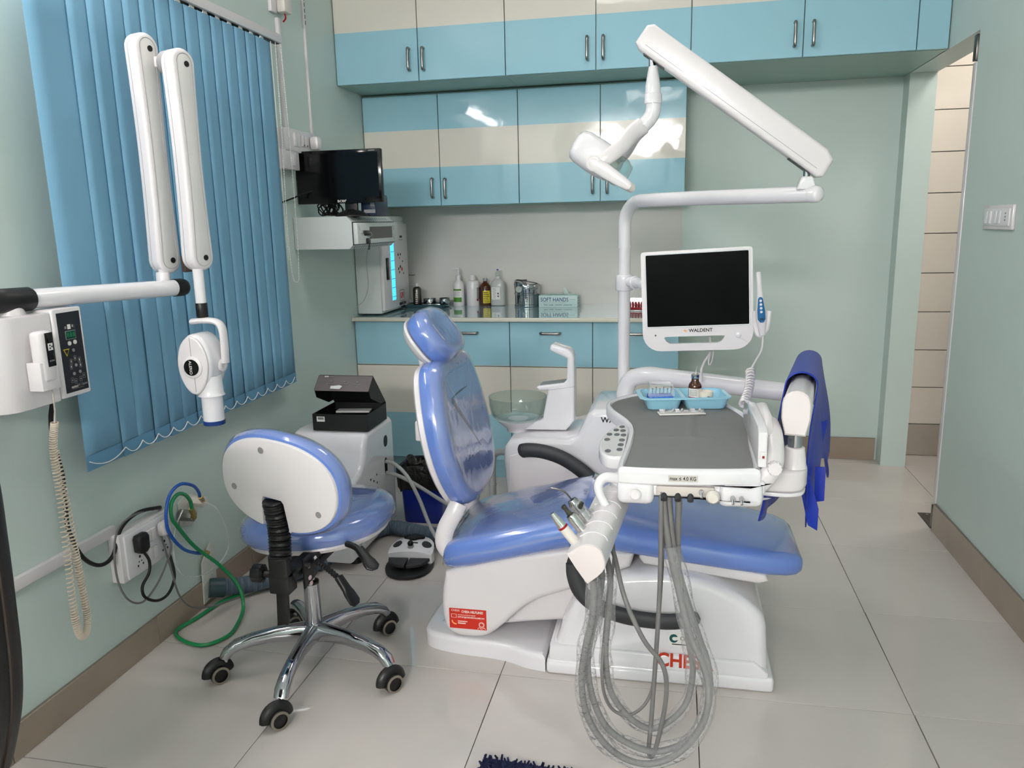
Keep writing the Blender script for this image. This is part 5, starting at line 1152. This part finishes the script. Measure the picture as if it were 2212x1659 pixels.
obj('cable_loop', B().tube([(1.85,2.79,.95),(1.84,2.79,.90),(1.842,2.79,.882),(1.852,2.79,.90),(1.856,2.79,.95)], .0022, 6, 6), M['white'], mn)
# ------------------------------------------------------------------ instrument delivery unit
du = thing('delivery_unit', 'white instrument delivery table on a swing arm in front of the chair', 'dental delivery unit', (1.76,2.0,.70))
obj('lower_arm_tube', B().tube([(1.535,3.0,.70),(1.537,2.995,.74),(1.56,2.985,.785),(1.62,2.955,.808),(1.70,2.93,.806),(1.95,2.855,.793),(2.225,2.78,.780)], .0335, 24, 6), M['gwhite'], du)
obj('tube_cap', B().lathe([(.0335,0),(.035,.004),(.035,.022),(.029,.034),(0,.037)], (2.20,2.787,.7815), (.964,-.263,-.045)), M['gwhite'], du)
F0, F1 = V(2.168,2.74,.885), V(1.996,1.83,.948)
fd_ = (F1-F0).normalized(); fr_, fu_, _ = basis(fd_, (0,0,1))
def dsec(w, h): 
    o_ = [(-.5*w,-.12*h),(-.36*w,-.5*h),(.36*w,-.5*h),(.5*w,-.12*h),(.5*w,.2*h)]
    for i in range(1,8): a = PI*i/8; o_.append((.5*w*math.cos(a),.2*h+.3*h*math.sin(a)))
    o_.append((-.5*w,.2*h)); return o_
obj('balance_arm', B().loft([(F0-fd_*.01,fr_,fu_,dsec(.05,.08)),(F0,fr_,fu_,dsec(.062,.098)),(F1-fd_*.004,fr_,fu_,dsec(.062,.102)),(F1,fr_,fu_,dsec(.056,.095))]), M['white'], du)
obj('arm_end_cap', B().loft([(F1,fr_,fu_,dsec(.064,.104)),(F1+fd_*.010,fr_,fu_,dsec(.064,.104)),(F1+fd_*.014,fr_,fu_,dsec(.058,.096))]), mat('blush_white_cap',(222,214,214),.35), du)
obj('arm_root', B().cyl((2.172,2.765,.79),(2.170,2.757,.92),.034,n=24,bev=.006), M['gwhite'], du)
HX, HY = 2.003, 1.872
obj('chrome_post', B().cyl((HX,HY,.84),(HX,HY,.90),.0165,n=24), M['chrome'], du)
obj('post_cone', B().lathe([(.030,0),(.0275,.008),(.0225,.048),(.020,.050),(0,.050)], (HX,HY,.806)), M['white'], du)
hpz = [(p.x,p.y) for p in catmull([V(2.030,1.862,0),V(2.036,1.90,0),V(2.015,1.935,0),V(1.96,1.965,0),V(1.86,2.0,0),V(1.80,1.98,0),V(1.80,1.90,0),V(1.90,1.845,0),V(1.97,1.828,0),V(2.012,1.838,0)],4,True)]
if area2(hpz) < 0: hpz = hpz[::-1]
obj('support_plate', B().prism(hpz, (0,0,.752), (1,0,0), (0,1,0), .054, .010, 3), M['white'], du)
obj('support_base', B().prism(offset(hpz,.002), (0,0,.742), (1,0,0), (0,1,0), .009, .002, 2), M['gwhite'], du)
# table body
TZ = .855
to = [(p.x,p.y) for p in catmull([V(1.600,1.675,0),V(1.625,1.648,0),V(1.75,1.652,0),V(1.885,1.672,0),V(1.908,1.70,0),V(1.915,1.90,0),V(1.925,2.12,0),V(1.915,2.20,0),V(1.885,2.29,0),V(1.85,2.385,0),V(1.79,2.435,0),V(1.70,2.45,0),V(1.61,2.42,0),V(1.545,2.345,0),V(1.524,2.275,0),V(1.54,2.19,0),V(1.585,2.08,0),V(1.606,1.99,0),V(1.607,1.85,0)],5,True)]
if area2(to) < 0: to = to[::-1]
def tring(lst): return [[V(p[0],p[1],z_) for p in offset(to, d)] for d, z_ in lst]
obj('table_rim', B().rings(tring([(.004,.820),(.0,.824),(-.001,.846),(.001,.853),(.006,.857),(.011,.857),(.014,.853),(.016,.8495)])), M['gwhite'], du)
lo_ = offset(to,.006)
lo_ = [(p[0],p[1]) for p in lo_ if p[1] < 2.14]
if area2(lo_) < 0: lo_ = lo_[::-1]
obj('table_underbody', B().prism([(p[0],max(p[1],1.662)) for p in lo_], (0,0,.788), (1,0,0), (0,1,0), .033, .012, 3), M['gwhite'], du)
for x_, y_, w_, a_ in ((1.640,1.70,.082,0),(1.862,1.712,.096,.10)): obj('front_lobe', B().box((x_,y_,.799), (w_,.10,.056), .016, 3, Matrix.Rotation(a_,3,'Z')), M['gwhite'], du)
obj('front_recess', B().box((1.748,1.662,.806), (.125,.014,.022), .003), mat('pale_recess',(204,196,190),.45), du)
for x_ in (1.702,1.732,1.759): obj('hose_outlet', B().cyl((x_,1.672,.808),(x_,1.648,.788),.0075,.0068,n=14), M['rubber'], du)
obj('front_knob', B().lathe([(.011,0),(.0125,.003),(.0125,.010),(.009,.013),(0,.013)], (1.640,1.650,.797), (0,-1,.15), n=16), M['white'], du)
obj('front_knob', B().lathe([(.013,0),(.015,.003),(.015,.010),(.010,.016),(0,.017)], (1.806,1.652,.801), (0,-1,-.1), n=24), M['cream'], du)
for x_ in (1.848,1.866,1.782):
    z_ = .797 if x_ > 1.8 else .808
    obj('toggle_switch', B().cyl((x_,1.654,z_),(x_,1.646,z_),.006,n=14).cyl((x_,1.648,z_),(x_,1.640,z_-.009),.0022,.003,n=10), M['chrome'], du)
lb = obj('load_label', B().box((1.742,1.6485,.838), (.062,.0016,.014), 0, 1, Matrix.Rotation(.05,3,'Z')), mat('silver_label',(196,192,186),.4), du)
text('max \u2264 4.0 KG', .0120, (1.742,1.6473,.838), (.9987,.05,0), (0,0,1), M['ink'], lb, bold=.0001, sx=.82)
bpz = [(1.604,2.09),(1.575,2.07),(1.555,2.02),(1.541,1.94),(1.540,1.86),(1.552,1.80),(1.575,1.77),(1.606,1.772)]
bpz = [(p.x,p.y) for p in catmull([V(a,b_,0) for a, b_ in bpz],4)]
if area2(bpz) < 0: bpz = bpz[::-1]
obj('button_panel', B().prism(bpz, (0,0,.812), (1,0,0), (0,1,0), .032, .006, 3), M['gwhite'], du)
obj('panel_overlay', B().prism(offset(bpz,.006), (0,0,.8435), (1,0,0), (0,1,0), .0010), mat('pale_grey_overlay',(206,206,206),.4), du)
for x_, y_ in ((1.585,2.045),(1.572,2.010),(1.590,2.005),(1.558,1.965),(1.577,1.965),(1.594,1.962),(1.556,1.915),(1.593,1.915),(1.593,1.872),(1.593,1.83),(1.566,1.815)):
    obj('panel_button', B().prism(ellipse(.0075,.013,16), (x_,y_,.8444), (1,0,0), (0,1,0), .0008), mat('slate_button',(92,96,100),.4), du)
obj('side_web', B().box((1.893,1.715,.812), (.05,.07,.034), .008, 3), M['gwhite'], du)
# film viewer standing on the right edge, and its bracket
fvo = [(1.845-.10,.0),(2.10,.0),(2.12,.02),(2.12,.05),(2.06,.088),(1.95,.10),(1.86,.10),(1.745,.02)]
fvo = [(1.70,.0),(2.12,.0),(2.13,.02),(2.06,.055),(2.02,.06),(1.72,.03)]
obj('film_viewer', B().prism([(1.690,.858),(2.06,.858),(2.085,.89),(2.06,.922),(1.95,.942),(1.72,.944),(1.695,.935)], (1.900,0,0), (0,1,0), (0,0,1), .020, .005, 3), M['gwhite'], du)
obj('viewer_back', B().prism([(1.76,.86),(2.04,.86),(2.06,.89),(2.02,.925),(1.92,.95),(1.82,.945),(1.765,.91)], (1.919,0,0), (0,1,0), (0,0,1), .024, .010, 4), M['white'], du)
obj('rocker_switch', B().box((1.911,1.688,.885), (.014,.004,.016), .001), M['white'], du); obj('rocker_mark', B().box((1.911,1.6855,.882), (.005,.002,.006), .001), M['redp'], du)
obj('viewer_dot', B().cyl((1.936,1.80,.89),(1.936,1.755,.89),.007,n=16), M['dsteel'], du)
obj('bracket_arm', B().tube([(1.905,1.70,.812),(1.925,1.70,.838),(1.938,1.71,.86),(1.944,1.74,.885),(1.946,1.80,.91),(1.944,1.86,.92)], .011, 10, 6, flat=1.8, up=(0,1,0)), M['white'], du)
gk = [.0155*(1+.06*math.cos(12*2*PI*i/60)) for i in range(60)]
bk = B(); bk.rings([[V(1.936,1.70-h,.857)+V(math.cos(2*PI*i/60),0,math.sin(2*PI*i/60))*gk[i]*s for i in range(60)] for h, s in ((0,.9),(.004,1),(.014,1),(.018,.9))]); obj('bracket_knob', bk, M['white'], du)
# instrument holder bar
K0, K1 = V(1.556,1.452,.718), V(1.588,1.77,.740)
kd = (K1-K0).normalized(); kr_, ku, _ = basis(kd, (0,0,1))
ko = [(.034,.016),(.026,.034),(.008,.042),(-.014,.038),(-.036,.020),(-.040,.012),(-.006,-.040),(.004,-.042),(.030,-.016),(.036,.0)]
ko = [(-p[0],p[1]) for p in ko] if kr_.x < 0 else ko
ko = [(p.x,p.y) for p in catmull([V(a,b_,0) for a, b_ in ko],2,True)]
kbar = obj('instrument_holder', B().loft([(K0,kr_,ku,ko),(K0.lerp(K1,.5),kr_,ku,ko),(K1,kr_,ku,ko)]), M['white'], du)
obj('holder_end_cap', B().loft([(K0-kd*.004,kr_,ku,offset(ko,.004)),(K0-kd*.003,kr_,ku,offset(ko,.001)),(K0+kd*.004,kr_,ku,ko)]), mat('blush_white_plastic',(222,212,212),.35), kbar)
for i in range(1,6):
    c = K0.lerp(K1,i/6)
    obj('rib', B().tube([c+kr_*p[0]*1.01+ku*p[1]*1.01 for p in ko[1:8]], .0011, 5, 2), M['gwhite'], kbar)
obj('grip_handle', B().tube([(1.612,1.69,.815),(1.575,1.675,.825),(1.558,1.665,.812),(1.562,1.655,.79),(1.578,1.64,.768)], lambda s: .0125-.003*s, 12, 6), M['gwhite'], du)
obj('holder_bracket', B().tube([(1.60,1.74,.80),(1.595,1.76,.775),(1.588,1.765,.745)], .02, 12, 5), M['gwhite'], du)
obj('holder_screws', B().cyl((1.553,1.685,.822),(1.545,1.683,.826),.007,n=12).cyl((1.555,1.70,.812),(1.547,1.698,.816),.006,n=12), M['chrome'], du)
# hand instruments with their hoses: each one a thing
ga = V(-.60,-.06,.80).normalized()
def instrument(name, label, base, length, parts, hose, hm, r, cat='dental handpiece', sleeve=None):
    t = thing(name, label, cat, base); base = Vector(base)
    for nm, prof, m in parts: obj(nm, B().lathe(prof, base, ga, n=20), m, t)
    obj('hose', B().tube(hose, r, 10, 6), hm, t)
    if sleeve:
        i0, i1, rs_ = sleeve
        random.seed(len(hose)); ph = random.random()*6
        pts = hose[i0:i1]
        obj('plastic_sleeve', B().tube(pts, lambda s: rs_*(1+.22*math.sin(s*43+ph)*math.sin(s*17)), 12, 14), M['sleeve'], t, sharp=80)
    return t
HA = [(1.698,1.67,.796),(1.715,1.658,.676),(1.737,1.646,.583),(1.765,1.634,.48),(1.796,1.621,.41),(1.808,1.609,.35),(1.794,1.597,.276),(1.74,1.585,.207),(1.668,1.573,.183),(1.596,1.561,.219),(1.545,1.549,.303),(1.533,1.536,.401),(1.543,1.524,.487),(1.560,1.512,.572),(1.562,1.505,.66),(1.553,1.50,.71)]
HA2 = [(1.712,1.68,.793),(1.724,1.668,.672),(1.752,1.655,.568),(1.783,1.643,.475),(1.807,1.631,.405),(1.809,1.618,.32),(1.778,1.606,.243),(1.709,1.594,.206),(1.647,1.582,.219),(1.585,1.569,.27),(1.553,1.557,.356),(1.545,1.55,.453),(1.562,1.552,.55),(1.575,1.553,.644),(1.562,1.55,.71)]
HB = [(1.735,1.665,.79),(1.735,1.687,.642),(1.746,1.675,.536),(1.762,1.662,.452),(1.774,1.649,.379),(1.757,1.636,.297),(1.697,1.624,.243),(1.645,1.611,.262),(1.595,1.598,.334),(1.581,1.585,.433),(1.586,1.583,.53),(1.590,1.590,.63),(1.570,1.59,.71)]
HC = [(1.696,1.66,.804),(1.697,1.645,.603),(1.692,1.631,.44),(1.683,1.616,.261),(1.679,1.602,.195),(1.690,1.587,.20),(1.708,1.573,.294),(1.716,1.558,.385),(1.706,1.544,.454),(1.666,1.535,.513),(1.625,1.55,.597),(1.597,1.61,.67),(1.575,1.63,.715)]
HD = [(1.706,1.69,.794),(1.699,1.672,.556),(1.689,1.654,.403),(1.683,1.637,.33),(1.66,1.619,.292),(1.624,1.601,.282),(1.589,1.583,.317),(1.575,1.566,.399),(1.582,1.60,.532),(1.594,1.65,.65),(1.580,1.67,.715)]
instrument('scaler_handpiece', 'ivory scaler handpiece with red ring, nearest end of the holder', (1.553,1.50,.705), .1,
    [('grip', [(.0,0),(.010,0),(.0105,.04),(.0105,.085)], M['cream']), ('ring', [(.0106,.085),(.0109,.086),(.0109,.089),(.0106,.09)], M['redp']), ('nose', [(.0104,.09),(.009,.10),(.0058,.122),(.0055,.124),(0,.124)], M['steel'])], HA, M['grey'], .0076, sleeve=(1,15,.0165))
instrument('air_motor', 'steel air motor with bare chuck in the middle of the holder', (1.562,1.55,.712), .1,
    [('barrel', [(0,0),(.0115,0),(.0118,.07),(.0118,.082),(.0095,.088)], M['steel']), ('chuck', [(.0095,.088),(.0058,.090),(.0058,.096),(.0048,.097),(.0048,.106),(.0058,.107),(.0058,.113),(0,.114)], M['dsteel'])], HA2, M['grey'], .0076, sleeve=(1,14,.0165))
t = instrument('air_water_syringe', 'steel three-way syringe with two buttons in clear sleeve', (1.570,1.595,.715), .1,
    [('grip', [(0,0),(.011,0),(.0115,.05),(.0125,.072)], M['steel']), ('head', [(.0125,.072),(.0145,.08),(.0145,.095),(.010,.106),(0,.108)], M['chrome'])], HB, M['grey'], .0072, sleeve=(2,12,.0155))
q = V(1.570,1.595,.715)+ga*.085
for sg in (-1,1): obj('button', B().cyl(q+V(.004,-.010+0,0)+V(0,sg*.0062,0)+V(.004,0,.006), q+V(.010,-.014,.012)+V(0,sg*.0062,0), .0052, n=14), M['dsteel'], t)
obj('nozzle', B().tube([q+ga*.018,q+ga*.036+V(-.004,0,.004),q+ga*.05+V(-.012,0,.0),q+ga*.058+V(-.022,0,-.004)], .0018, 8, 6), M['dsteel'], t)
obj('clear_bag', B().tube([q-ga*.05,q-ga*.01,q+ga*.012], .017, 12, 6), M['sleeve'], t)
instrument('curing_handpiece', 'slim grey handpiece lying in the holder behind the syringe', (1.576,1.632,.718), .1, [('grip', [(0,0),(.007,0),(.007,.05),(.004,.058),(0,.059)], M['lgrey'])], HC, M['grey'], .0052)
instrument('light_handpiece', 'slim pale handpiece at the table end of the holder', (1.580,1.672,.722), .1, [('grip', [(0,0),(.0065,0),(.0065,.045),(.004,.052),(0,.053)], M['white'])], HD, M['grey'], .0036)
# ------------------------------------------------------------------ things on the table
gm = [p for p in offset(to, .0165) if min((V(p[0],p[1])-V(q_[0],q_[1])).length for q_ in to) > .0155]
def matz(x_, y_): return .8512+.0026*math.exp(-((x_-1.765-.02*(y_-2))/.010)**2)+.0026*math.exp(-((y_-1.93)/.012)**2)
b = B(); cxm, cym = 1.75, 2.03
rs = []
for s in [i/40 for i in range(1,41)][::-1]:
    rs.append([V(cxm+(p[0]-cxm)*s, cym+(p[1]-cym)*s, matz(cxm+(p[0]-cxm)*s, cym+(p[1]-cym)*s)) for p in gm])
b.rings(rs, False, True)
obj('drape_sheet', b, M['greymat'], sharp=10, label='grey rubber drape sheet covering the delivery table', cat='drape sheet')
MZ = .8528
tr = thing('compartment_tray', 'sky-blue two-compartment plastic tray on the grey drape sheet', 'tray', (1.745,2.29,MZ))
ta = V(.985,.17,0).normalized(); tb = V(-ta.y,ta.x,0); tc_ = V(1.745,2.285,MZ)
def tpz(x_, y_, z_): return tc_+ta*x_+tb*y_+V(0,0,z_)
def pan(cx_, w, d, nm):
    o_ = rrect(w, d, .02, 5); rs = []
    for s_, z_ in ((.80,.001),(.83,.0),(.86,.003),(1.0,.034),(.98,.0345),(.82,.005),(.02,.005)):
        rs.append([tpz(cx_+p[0]*s_, p[1]*s_, z_) for p in o_])
    obj(nm, B().rings(rs, True, False), M['trayblue'], tr)
pan(-.062,.105,.128,'compartment'); pan(.060,.130,.128,'compartment')
o_ = rrect(.262,.150,.03,6)
rim = B(); hl = rrect(.238,.126,.022,6)
rim.rings([[tpz(p[0],p[1],z_) for p in oo] for oo, z_ in ((hl,.0335),(o_,.0325),(o_,.0350),(hl,.0362))]+[[tpz(p[0],p[1],.0335) for p in hl]], False, False)
obj('rim', rim, M['trayblue'], tr)
obj('divider', B().box(tpz(-.006,0,.0345), (.012,.128,.002), .0005, 1, Matrix.Rotation(math.atan2(ta.y,ta.x),3,'Z')), M['trayblue'], tr)
bbx = thing('bur_box', 'clear-lidded box with blue bur block in the sky-blue tray', 'bur box', tpz(-.066,0,.006))
RZ = Matrix.Rotation(math.atan2(ta.y,ta.x),3,'Z')
obj('bur_block', B().box(tpz(-.066,-.004,.020), (.070,.052,.026), .002, 2, RZ), mat('bright_blue_plastic',(36,104,214),.25), bbx)
for k in range(4): obj('block_groove', B().box(tpz(-.09+.016*k,-.0305,.020), (.002,.002,.024), 0, 1, RZ), M['bluetube'], bbx)
lidp_ = [[tpz(-.066+x_,y_,z_) for x_, y_ in ((-.037,-.030),(.037,-.030),(.037,.030),(-.037,.030))] for z_ in (.034,)]+[[tpz(-.066+x_,y_,z_) for x_, y_ in ((-.030,-.020),(.034,-.020),(.034,.030),(-.030,.030))] for z_ in (.066,)]
obj('clear_lid', B().rings(lidp_, False, True), film('clear_box_lid', gloss=.03, bump=.02, haze=.12), bbx, sharp=10)
for a_, b_ in (((-.037,-.030,.034),(-.030,-.020,.066)),((.037,-.030,.034),(.034,-.020,.066)),((-.030,-.020,.066),(.034,-.020,.066)),((-.037,-.030,.034),(.037,-.030,.034)),((-.030,.03,.066),(.034,.03,.066)),((-.030,-.02,.066),(-.030,.03,.066)),((.034,-.02,.066),(.034,.03,.066))):
    obj('lid_edge', B().cyl(tpz(-.066+a_[0],a_[1],a_[2]), tpz(-.066+b_[0],b_[1],b_[2]), .0008, n=6), M['lgrey'], bbx)
for k in range(6): obj('bur', B().cyl(tpz(-.088+.011*k,.005,.033), tpz(-.087+.011*k,.004,.048+.004*(k%2)), .0011, n=6).ball(tpz(-.087+.011*k,.004,.049+.004*(k%2)), .0022, n=8, m=5), M['dsteel'], bbx)
vx = tpz(.040,.018,.006)
vb = thing('injection_vial', 'amber glass vial with white label and needle in its cap', 'vial', vx)
obj('glass', B().lathe([(0,0),(.0185,0),(.0195,.002),(.0195,.046),(.0175,.053),(.011,.062),(.0105,.072)], vx), M['amber'], vb)
obj('crimp_cap', B().lathe([(.0115,.070),(.012,.071),(.012,.081),(.010,.083),(0,.083)], vx, n=24), M['steel'], vb)
def vlabel(z0, z1, a0, a1, m, off=.0004, nm='label'):
    b = B(); b.rings([[vx+V((.0195+off)*math.cos(a0+(a1-a0)*i/10),(.0195+off)*math.sin(a0+(a1-a0)*i/10),z_) for i in range(11)] for z_ in (z0,z1)], closed=False); obj(nm, b, m, vb)
vlabel(.005,.042,-2.7,-.3,M['paper']); vlabel(.012,.017,-2.6,-1.6,M['redp'],.0008,'label_band')
for k in range(4): vlabel(.022+.0045*k,.0235+.0045*k,-2.5,-1.3,M['gink'],.0008,'label_line')
obj('needle', B().cyl(vx+V(.001,0,.082),vx+V(.002,0,.094),.0035,.002,n=10).cyl(vx+V(.002,0,.094),vx+V(.005,0,.106),.0011,n=6), M['lgrey'], vb)
pw = tpz(.066,-.014,.006)
pt = thing('white_pot', 'small ivory pot with printed square, in front of the vial', 'pot', pw)
obj('cup_body', B().lathe([(0,0),(.0195,0),(.020,.001),(.020,.038),(.0185,.038),(.0180,.003),(0,.003)], pw), mat('ivory_plastic',(232,222,206),.45), pt)
obj('printed_square', B().box(pw+V(.006,-.0195,.022), (.008,.003,.009), 0, 1, Matrix.Rotation(.3,3,'Z')), M['gink'], pt)
obj('printed_square', B().box(pw+V(-.008,-.0185,.021), (.010,.002,.012), 0, 1, Matrix.Rotation(-.4,3,'Z')), M['paper'], pt)
cl = tpz(.012,-.012,.006)
obj('rubber_clip', B().box(cl+V(-.004,0,.006), (.010,.008,.012), .002).box(cl+V(-.008,0,.014), (.003,.006,.012), .001), M['black'], label='small black clip lying in the sky-blue tray', cat='clip')
obj('implant_screw', B().lathe([(0,0),(.002,.0)]+[(.0022+.0007*(k%2),.003+.0016*k) for k in range(9)]+[(.004,.019),(.004,.022),(.0015,.024),(.0015,.030),(0,.030)], cl+V(.032,-.012,.006), (-1,.3,.25), n=12), M['dsteel'], label='tiny ribbed metal screw lying in the sky-blue tray', cat='screw')
bt = thing('blister_strip', 'white blister strip of needles in front of the sky-blue tray', 'blister pack', (1.745,2.18,MZ))
sa = V(.975,.22,0).normalized(); sc3 = V(1.742,2.178,MZ); RS = Matrix.Rotation(math.atan2(sa.y,sa.x),3,'Z')
obj('card', B().box(sc3+V(0,0,.002), (.13,.036,.004), .001, 1, RS), M['paper'], bt)
obj('bubble', B().box(sc3+V(0,0,.007), (.124,.028,.007), .003, 2, RS), M['sleeve'], bt)
for k in range(5): obj('needle_hub', B().lathe([(.0032,0),(.0032,.006),(.0012,.010),(0,.011)], sc3+sa*(-.05+.025*k)+V(0,.002,.006), (.3,-.2,.9), n=10), M['lgrey'], bt)
for k in range(6): obj('fold', B().box(sc3+sa*(-.055+.022*k)+V(0,-.004,.0095), (.012,.02,.0012), 0, 1, RS@Matrix.Rotation(.3*(-1)**k,3,'X')), M['gwhite'], bt)
obj('sachet_strip', B().box(tpz(-.01,.105,.002), (.16,.012,.028), .001, 1, RZ), M['paper'], label='white paper strip standing behind the sky-blue tray', cat='paper strip')
# ------------------------------------------------------------------ lead apron over the arm
ap = B(); rows = []
NU, NV = 34, 46
for i in range(NU+1):
    s = i/NU; c = F0.lerp(F1, .06+.68*s)
    hl = .30+.05*math.sin(s*3)                     # left hang
    hr_ = .315+.05*math.sin(s*9.0)+(.07 if .55 < s < .8 else 0)
    row = []
    for j in range(NV+1):
        q = j/NV
        if q < .36:                # left side, hanging
            f = 1-q/.36; p = c+V(-.038-.012*math.sin(s*8+f*3)*f, 0, .055-.09-hl*f*(1 if s > .3 else .4))
            p = c+V(-.038-.010*math.sin(s*9+f*3)*f-.020*f-.06*max(0,s-.35)*f, .018*math.sin(s*11)*f, .03-(hl+.06)*f*(1.0 if s > .25 else .45))
        elif q < .64:              # over the top
            a = PI*(1-(q-.36)/.28); p = c+V(.038*math.cos(a), 0, .03+.034*math.sin(a))
        else:
            f = (q-.64)/.36; p = c+V(.038+(.055-.075*s)*f+.013*math.sin(s*10+f*4)*f, .02*math.sin(s*13+2)*f, .03-hr_*f)
        row.append(p)
    rows.append(row)
ap.rings(rows, closed=False)
ao_ = obj('lead_apron', ap, M['apron'], label='royal blue apron draped over the delivery unit arm', cat='apron', sharp=80)
md = ao_.modifiers.new('thickness','SOLIDIFY'); md.thickness = .003; md.offset = 1.0
obj('apron_strap', B().prism([(-.016,0),(.016,0),(.020,-.10),(.004,-.165),(-.018,-.15)][::-1], (2.076,2.17,.69), (.9,-.3,.1), (-.25,0,1), .004, .001), M['apron'], ao_)
obj('apron_strap', B().prism([(-.014,0),(.014,0),(.020,-.10),(-.006,-.105)][::-1], (2.128,2.22,.70), (.9,-.3,.1), (.05,0,1), .004, .001), M['apron'], ao_)
obj('apron_flap', B().prism([(-.03,.05),(.03,.06),(.02,-.09),(-.02,-.08)][::-1], (2.135,2.35,.74), (.8,.6,0), (.1,0,1), .004, .001), M['apron'], ao_)
# ------------------------------------------------------------------ right wall switch, office chair at the left edge, rug
t = thing('switch_plate', 'white switch plate on the right wall beside the doorway', 'switch', (XR,3.2,1.37))
obj('frame', B().box((XR-.006,3.2,1.37), (.012,.27,.088), .004), M['white'], t)
obj('plate', B().box((XR-.0135,3.2,1.37), (.004,.235,.060), .001), M['gwhite'], t)
for y_ in (3.285,3.255,3.20,3.17): obj('rocker', B().box((XR-.016,y_,1.37), (.006,.026,.045), .001, 2, Matrix.Rotation(.05,3,'Y')), M['gwhite'], t)
for z_ in (1.384,1.372,1.36): obj('socket_hole', B().box((XR-.0159,3.115,z_), (.001,.006,.004)), M['black'], t)
oc = thing('office_chair', 'black high-backed office chair at the left edge of view', 'chair', (.47,.66,0))
leather = mat('black_leather',(14,14,15),.45,bump=.05,bscale=250)
bprof = [V(.748,.50,0),V(.757,.60,0),V(.760,.70,0),V(.772,.80,0),V(.782,.90,0),V(.784,1.0,0),V(.78,1.08,0),V(.75,1.14,0),V(.66,1.17,0)]
bprof = [V(.672,.54,0),V(.708,.64,0),V(.724,.73,0),V(.730,.82,0),V(.735,.94,0),V(.735,1.04,0),V(.713,1.10,0),V(.64,1.13,0)]
rt_ = [(p.x,p.y) for p in catmull(bprof,5)]
lt_ = [(.94-x_,z_) for x_, z_ in rt_][::-1]
rt_ = rt_+lt_
if area2(rt_) < 0: rt_ = rt_[::-1]
obj('backrest', B().prism(rt_, (0,.94,0), (1,0,0), (0,0,1), .07, .022, 4), leather, oc)
obj('back_piping', B().tube([(x_,.905,z_) for x_, z_ in rt_], .003, 6, 1, True), mat('brown_piping',(34,22,14),.5), oc)
obj('seat', B().box((.47,.68,.47), (.50,.46,.09), .03, 4), leather, oc)
obj('back_support', B().tube([(.47,.75,.42),(.47,.93,.42),(.47,.955,.50),(.47,.945,.62)], .02, 10, 6), M['black'], oc)
obj('column', B().cyl((.47,.68,.10),(.47,.68,.43),.025,n=16), M['black'], oc)
for i in range(5):
    a = 2*PI*i/5+.3; d = V(math.cos(a),math.sin(a),0)
    l = obj('base_leg', B().tube([V(.47,.68,.11),V(.47,.68,.10)+d*.12,V(.47,.68,.075)+d*.27], lambda s: .022-.008*s, 10, 4), M['black'], oc)
    obj('caster', B().cyl(V(.47,.68,.028)+d*.275-V(-d.y,d.x,0)*.018, V(.47,.68,.028)+d*.275+V(-d.y,d.x,0)*.018, .027, n=18), M['black'], l)
rg = thing('bath_rug', 'navy blue shaggy rug at the bottom edge of view', 'rug', (1.62,1.45,0))
rc = V(1.247,1.756,0); rx_ = V(.985,-.06,0).normalized(); ry_ = V(-.10,-.99,0).normalized()
rx_ = V(1,-.05,0).normalized(); ry_ = V(-.05,-1,0).normalized()
obj('backing', B().prism([(0,0),(.62,0),(.62,.42),(0,.42)][::-1], rc+V(0,0,.0005), rx_, ry_, -.006), M['rug'], rg)
random.seed(5); fb = B()
for i in range(62):
    for j in range(42):
        if j > 16 and (i+j) % 2: continue
        p = rc+rx_*(.01*i+random.uniform(-.005,.005))+ry_*(.01*j+random.uniform(-.005,.005))
        d = V(random.uniform(-.5,.5),random.uniform(-.5,.5),1).normalized(); u_, v_, _ = basis(d); h = random.uniform(.012,.018)
        vs_ = [fb.bm.verts.new(p+V(0,0,.004)+(u_*math.cos(2.09*k)+v_*math.sin(2.09*k))*.0042) for k in range(3)]; tip = [fb.bm.verts.new(p+d*h+(u_*math.cos(2.09*k)+v_*math.sin(2.09*k))*.0028) for k in range(3)]
        for k in range(3): fb.bm.faces.new((vs_[k],vs_[(k+1)%3],tip[(k+1)%3],tip[k]))
        fb.bm.faces.new(tip)
po = obj('pile', fb, M['rug'], rg); po['kind'] = 'stuff'
